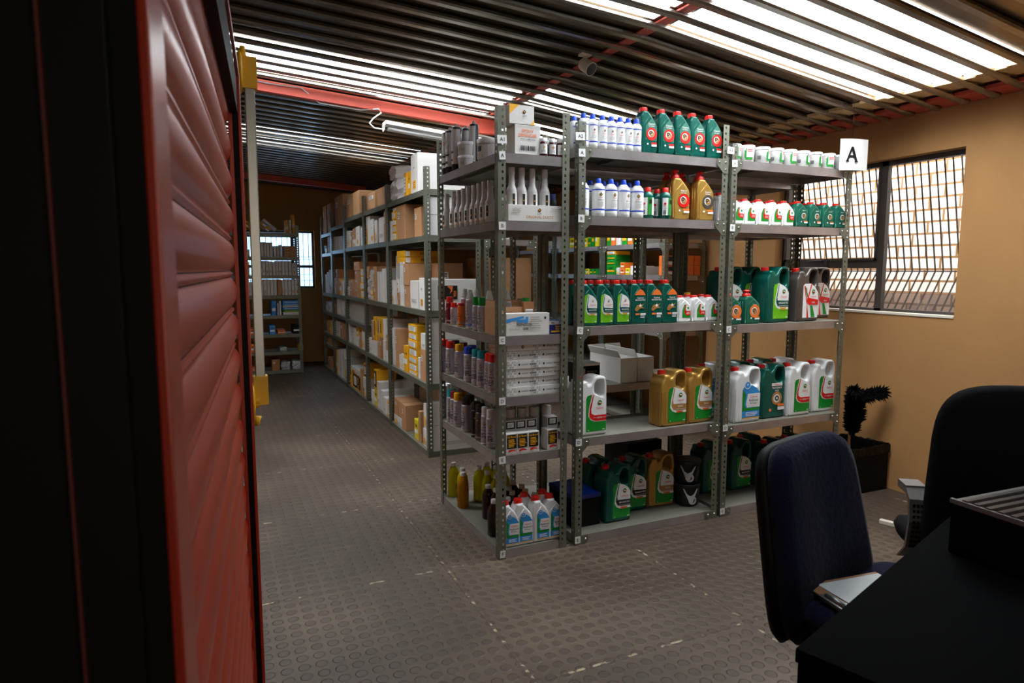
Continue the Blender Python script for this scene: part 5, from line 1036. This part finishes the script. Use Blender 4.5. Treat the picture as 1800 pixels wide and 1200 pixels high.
def base(ch, H_=.42):
    MB().lathe([(.03, .10), (.03, .30), (.018, .30), (.018, H_)], 'blk', 16).build('gas_lift', ch)
    mb = MB()
    for k in range(5): a = 2 * pi * k / 5 + .3; mb.tube([(0, 0, .11), (.27 * cos(a), .27 * sin(a), .07)], [.028, .016], 'blk', 8)
    mb.build('star_base', ch)
    for k in range(5):
        a = 2 * pi * k / 5 + .3; c = MB(); tf = Matrix.Translation((.27 * cos(a), .27 * sin(a), .03)) @ Matrix.Rotation(pi / 2, 4, 'X'); c.lathe([(.028, -.022), (.03, -.015), (.03, .015), (.028, .022)], 'blk', 14, tf); c.build('caster', ch)
base(ch, .54)
for s_ in (-1, 1):
    mb = MB(); x = s_ * .265 - .01; mb.tube([(x * .8, .0, .54), (x, .0, .55), (x, .02, .59)], .014, 'blk'); mb.box(x - .025, -.10, .585, x + .025, .10, .605, 'blk'); mb.build('armrest', ch, .004)
mb = MB().box(-.09, .16, .515, .05, .29, .535, 'blk').tube([(-.03, .25, .52), (-.03, .29, .70)], .02, 'blk'); mb.build('back_bracket', ch)
for q in ((-.2, .15, .525), (-.16, .14, .525)): MB().lathe([(.006, 0), (.005, .004)], 'bolt', 8, Matrix.Translation(q) @ Matrix.Rotation(pi / 2, 4, 'X')).build('bolt', ch)
# black desk
dk = thing('office_desk', 'black desk in the dark corner with a clipboard at its edge', 'desk', (.875, .765, 0), radians(18))
MB().box(0, -.66, .715, 1.0, 0, .74, 'desk').build('desktop', dk, .002)
MB().box(.004, -.64, 0, .024, -.004, .715, 'desk').build('side_panel', dk); MB().box(.97, -.64, 0, .99, -.004, .715, 'desk').build('side_panel', dk)
# clipboard with paper on the chair arm/seat
def Q(px, py, z): return onz(px, py, z)
cz = .636; a_, b_ = Q(1412, 1030, cz), Q(1538, 1007, cz); ux = (b_ - a_).normalized(); uy = Vector((ux.y, -ux.x, 0)); 
cb = thing('clipboard', 'brown hardboard clipboard with white paper lying by the blue chair', 'clipboard', a_, math.atan2(ux.y, ux.x))
wL = (b_ - a_).length
MB().box(0, -.225, 0, wL, 0, .004, 'hard').build('board', cb, .001)
me = MB(); me.add([(.03, -.012, .0052), (wL - .004, -.012, .0052), (wL - .004, -.22, .0052), (.03, -.22, .0052), (.03, -.012, .0060), (wL - .004, -.012, .0060), (wL - .004, -.22, .006), (.03, -.22, .006)], [(0, 1, 2, 3), (4, 7, 6, 5), (0, 4, 5, 1), (2, 6, 7, 3), (0, 3, 7, 4), (1, 5, 6, 2)], 'paper'); me.build('paper_sheet', cb)
MB().box(-.012, -.13, .002, .018, -.06, .010, 'alu').tube([(.0, -.12, .012), (.0, -.07, .012)], .005, 'alu').build('clip', cb)
# ribbed black machine on the desk
pz = .86
c0 = Q(1672, 879, pz); c1 = Q(1800, 921, pz); u_ = (c1 - c0); aa = math.atan2(u_.y, u_.x)
pr_ = thing('desktop_printer', 'black machine with ribbed lid and tan-lit edge on the black desk', 'printer', (c0.x, c0.y, .74), aa)
mb = MB().box(0, 0, 0, .42, .38, pz - .745, 'blk'); mb.build('body', pr_, .004)
mb = MB().box(-.002, -.002, pz - .745, .422, .382, pz - .740, 'armp').box(-.002, -.002, pz - .74, .422, .006, pz - .735, 'armp');  # light along the edge is put into the paler lid colour
for k in range(16): mb.box(.022 + .025 * k, .004, pz - .741, .034 + .025 * k, .37, pz - .732, 'grey')
mb.build('ribbed_lid', pr_)
p0, p1 = Q(1548, 911, .02), Q(1652, 936, .02); 
sh2 = thing('wooden_batten', 'pale cream painted batten lying on the floor below the window', 'batten', (p0.x, p0.y, 0), math.atan2((p1 - p0).y, (p1 - p0).x))
MB().box(0, -.03, 0.0005, (p1 - p0).length, 0, .022, 'cream').build('body', sh2, .003)
# second, black chair
c2 = thing('office_chair', 'black fabric office chair with grey loop armrest beyond the desk', 'chair', (2.24, 1.20, 0), radians(143))
bk = pad(.64, .62, .09, 'blkfab', parent=c2, name='backrest', taper=.985); bk.location = (-.04, .16, .44); bk.rotation_euler = (radians(-6), 0, 0)
st_ = pad(.50, .46, .09, 'blkfab', parent=c2, name='seat', taper=.96); st_.rotation_euler = (radians(-90), 0, 0); st_.location = (0, -.26, .46)
base(c2)
for s_ in (-1, 1):
    x = s_ * .255; fr = MB(); pts = [(x, .03, .69), (x, .07, .66), (x, .08, .59), (x, .06, .50), (x, .0, .445), (x * .8, -.08, .43)]
    vs = []; hwid = .03
    for (X_, Y_, Z_) in pts: vs += [(X_ - hwid, Y_, Z_), (X_ + hwid, Y_, Z_), (X_ + hwid, Y_ - .014, Z_ - .004), (X_ - hwid, Y_ - .014, Z_ - .004)]
    fr.add(vs, [(4 * i + j, 4 * i + 4 + j, 4 * i + 4 + (j + 1) % 4, 4 * i + (j + 1) % 4) for i in range(5) for j in range(4)] + [(3, 2, 1, 0), (20, 21, 22, 23)], 'armp', False)
    fr.box(x - hwid, -.04, .668, x + hwid, .032, .693, 'armp')
    for r_ in range(9):
        q = .645 - .017 * r_
        for a_, b_ in zip(pts, pts[1:]):
            if b_[2] <= q <= a_[2]: yy = a_[1] + (b_[1] - a_[1]) * (a_[2] - q) / (a_[2] - b_[2])
        for c_ in range(4): fr.box(x - .021 + .0115 * c_, yy - .004, q - .008, x - .014 + .0115 * c_, yy + .003, q, 'blk')
    fr.build('armrest', c2)
# black waste bin with liner against the wall, feather duster standing in it
bn = thing('waste_bin', 'square black waste bin with folded plastic liner against the tan wall', 'bin', (3.50, 2.71, 0), 0)
mb = MB(); w_, d_, h_ = .325, .30, .285
mb.box(0, 0, 0, w_, d_, .006, 'blk').box(0, 0, 0, .006, d_, h_, 'blk').box(w_ - .006, 0, 0, w_, d_, h_, 'blk').box(0, 0, 0, w_, .006, h_, 'blk').box(0, d_ - .006, 0, w_, d_, h_, 'blk'); mb.build('body', bn, .001)
lm = mat('black_liner_film', (3, 3, 4), .35, bump=.5, scale=30, spec=.2); mb = MB(); ring = []
for (xa, ya, xb_, yb_) in ((0, 0, w_, 0), (w_, 0, w_, d_), (w_, d_, 0, d_), (0, d_, 0, 0)):
    for k in range(12): ring.append((xa + (xb_ - xa) * k / 12, ya + (yb_ - ya) * k / 12))
rr = random.Random(5); vs = []
for lev, (o_, zz) in enumerate(((-.006, h_ - .02), (.001, h_ + .006), (.007, h_ + .002), (.008, h_ - .045))):
    for x, y in ring:
        cx, cy = x - w_ / 2, y - d_ / 2; s_ = 1 + o_ / (w_ / 2); vs.append((w_ / 2 + cx * s_ + rr.uniform(-.002, .002), d_ / 2 + cy * s_ + rr.uniform(-.002, .002), zz + rr.uniform(-.007, .007)))
mb.add(vs, [(j * 48 + k, j * 48 + (k + 1) % 48, (j + 1) * 48 + (k + 1) % 48, (j + 1) * 48 + k) for j in range(3) for k in range(48)], lm, False); mb.build('bin_liner', bn)
fd = thing('feather_duster', 'black feather duster standing in the bin beside the shelf end', 'duster', (3.60, 2.80, .01))
MB().tube([(0, 0, 0), (-.01, .01, .30), (-.0, .02, .46)], .008, 'hard').build('handle', fd)
mb = MB(); rr = random.Random(9)
def plume(c, d, n_, L0, wd=.004):
    d = Vector(d).normalized(); u = d.orthogonal().normalized(); v = d.cross(u)
    for k in range(n_):
        a = rr.uniform(0, 2 * pi); s_ = rr.uniform(.3, 1.6); q = Vector(c) + d * rr.uniform(0, L0 * .9); e = (d * rr.uniform(.5, 1) + (u * cos(a) + v * sin(a)) * s_).normalized() * rr.uniform(.03, .07)
        o_ = e.orthogonal().normalized() * wd; mid = q + e * .5 + Vector((0, 0, -.006)); tip = q + e + Vector((0, 0, -.014))
        mb.add([q - o_ * .5, q + o_ * .5, mid + o_, tip, mid - o_], [(0, 1, 2, 3, 4)], 'blkfab'); t2 = e.cross(o_).normalized() * wd
        mb.add([q - t2 * .5, q + t2 * .5, mid + t2, tip, mid - t2], [(0, 1, 2, 3, 4)], 'blkfab')
plume((0, .0, .36), (.0, .0, 1), 2400, .28, .009); plume((-.03, -.02, .40), (.0, .0, 1), 900, .22, .009); plume((.04, .0, .42), (.0, .0, 1), 900, .20, .009); plume((-.02, -.03, .56), (-.70, -.45, .6), 600, .17, .006); plume((.01, .0, .58), (.85, -.4, .22), 600, .19, .006)
mb.lathe([(.015, .34), (.03, .40), (.045, .47), (.045, .56), (.02, .62)], 'blkfab', 12); mb.build('feathers', fd)
# paper sign A hanging from the roof above the end of the row
sg = thing('paper_sign', 'white paper sign with a black letter A hanging at the row end', 'sign', ony(1502, 272, 2.74), radians(-6))
mb = MB(); W2, H2 = .105, .088; n_ = 8
vs = [(W2 * (2 * i / n_ - 1), -.010 * sin(pi * i / n_ * 1.3) + t_, s_ * H2 + .008 * (i / n_ - .5)) for t_ in (0, .0012) for s_ in (-1, 1) for i in range(n_ + 1)]; m_ = n_ + 1
mb.add(vs, [(i, i + 1, m_ + i + 1, m_ + i) for i in range(n_)] + [(2 * m_ + i, 3 * m_ + i, 3 * m_ + i + 1, 2 * m_ + i + 1) for i in range(n_)], 'paper'); mb.build('sheet', sg)
decal('letter', [('text', 'A', -.03, -.0, .085, 'black'), ('rect', -.074, -.0445, -.05, -.037, 'black'), ('rect', -.01, -.0445, .014, -.037, 'black'), ('poly', [(-.022, .042), (-.03, .042), (.0, -.042), (.012, -.042)], 'black')], sg, y=-.0125)
MB().tube([(-.02, 0, .08), (-.02, .0, zb(sg.location.x) - sg.location.z + .01)], .0012, 'dark', 5).tube([(-.03, -.001, -.08), (-.035, .01, -.14)], .0012, 'dark', 5).build('string', sg)

for k, v in LABELS.items():
    if len(v) > 1: print('DUPLABEL', k, v)
    if not 4 <= len(k.split()) <= 16: print('LABELLEN', len(k.split()), k)
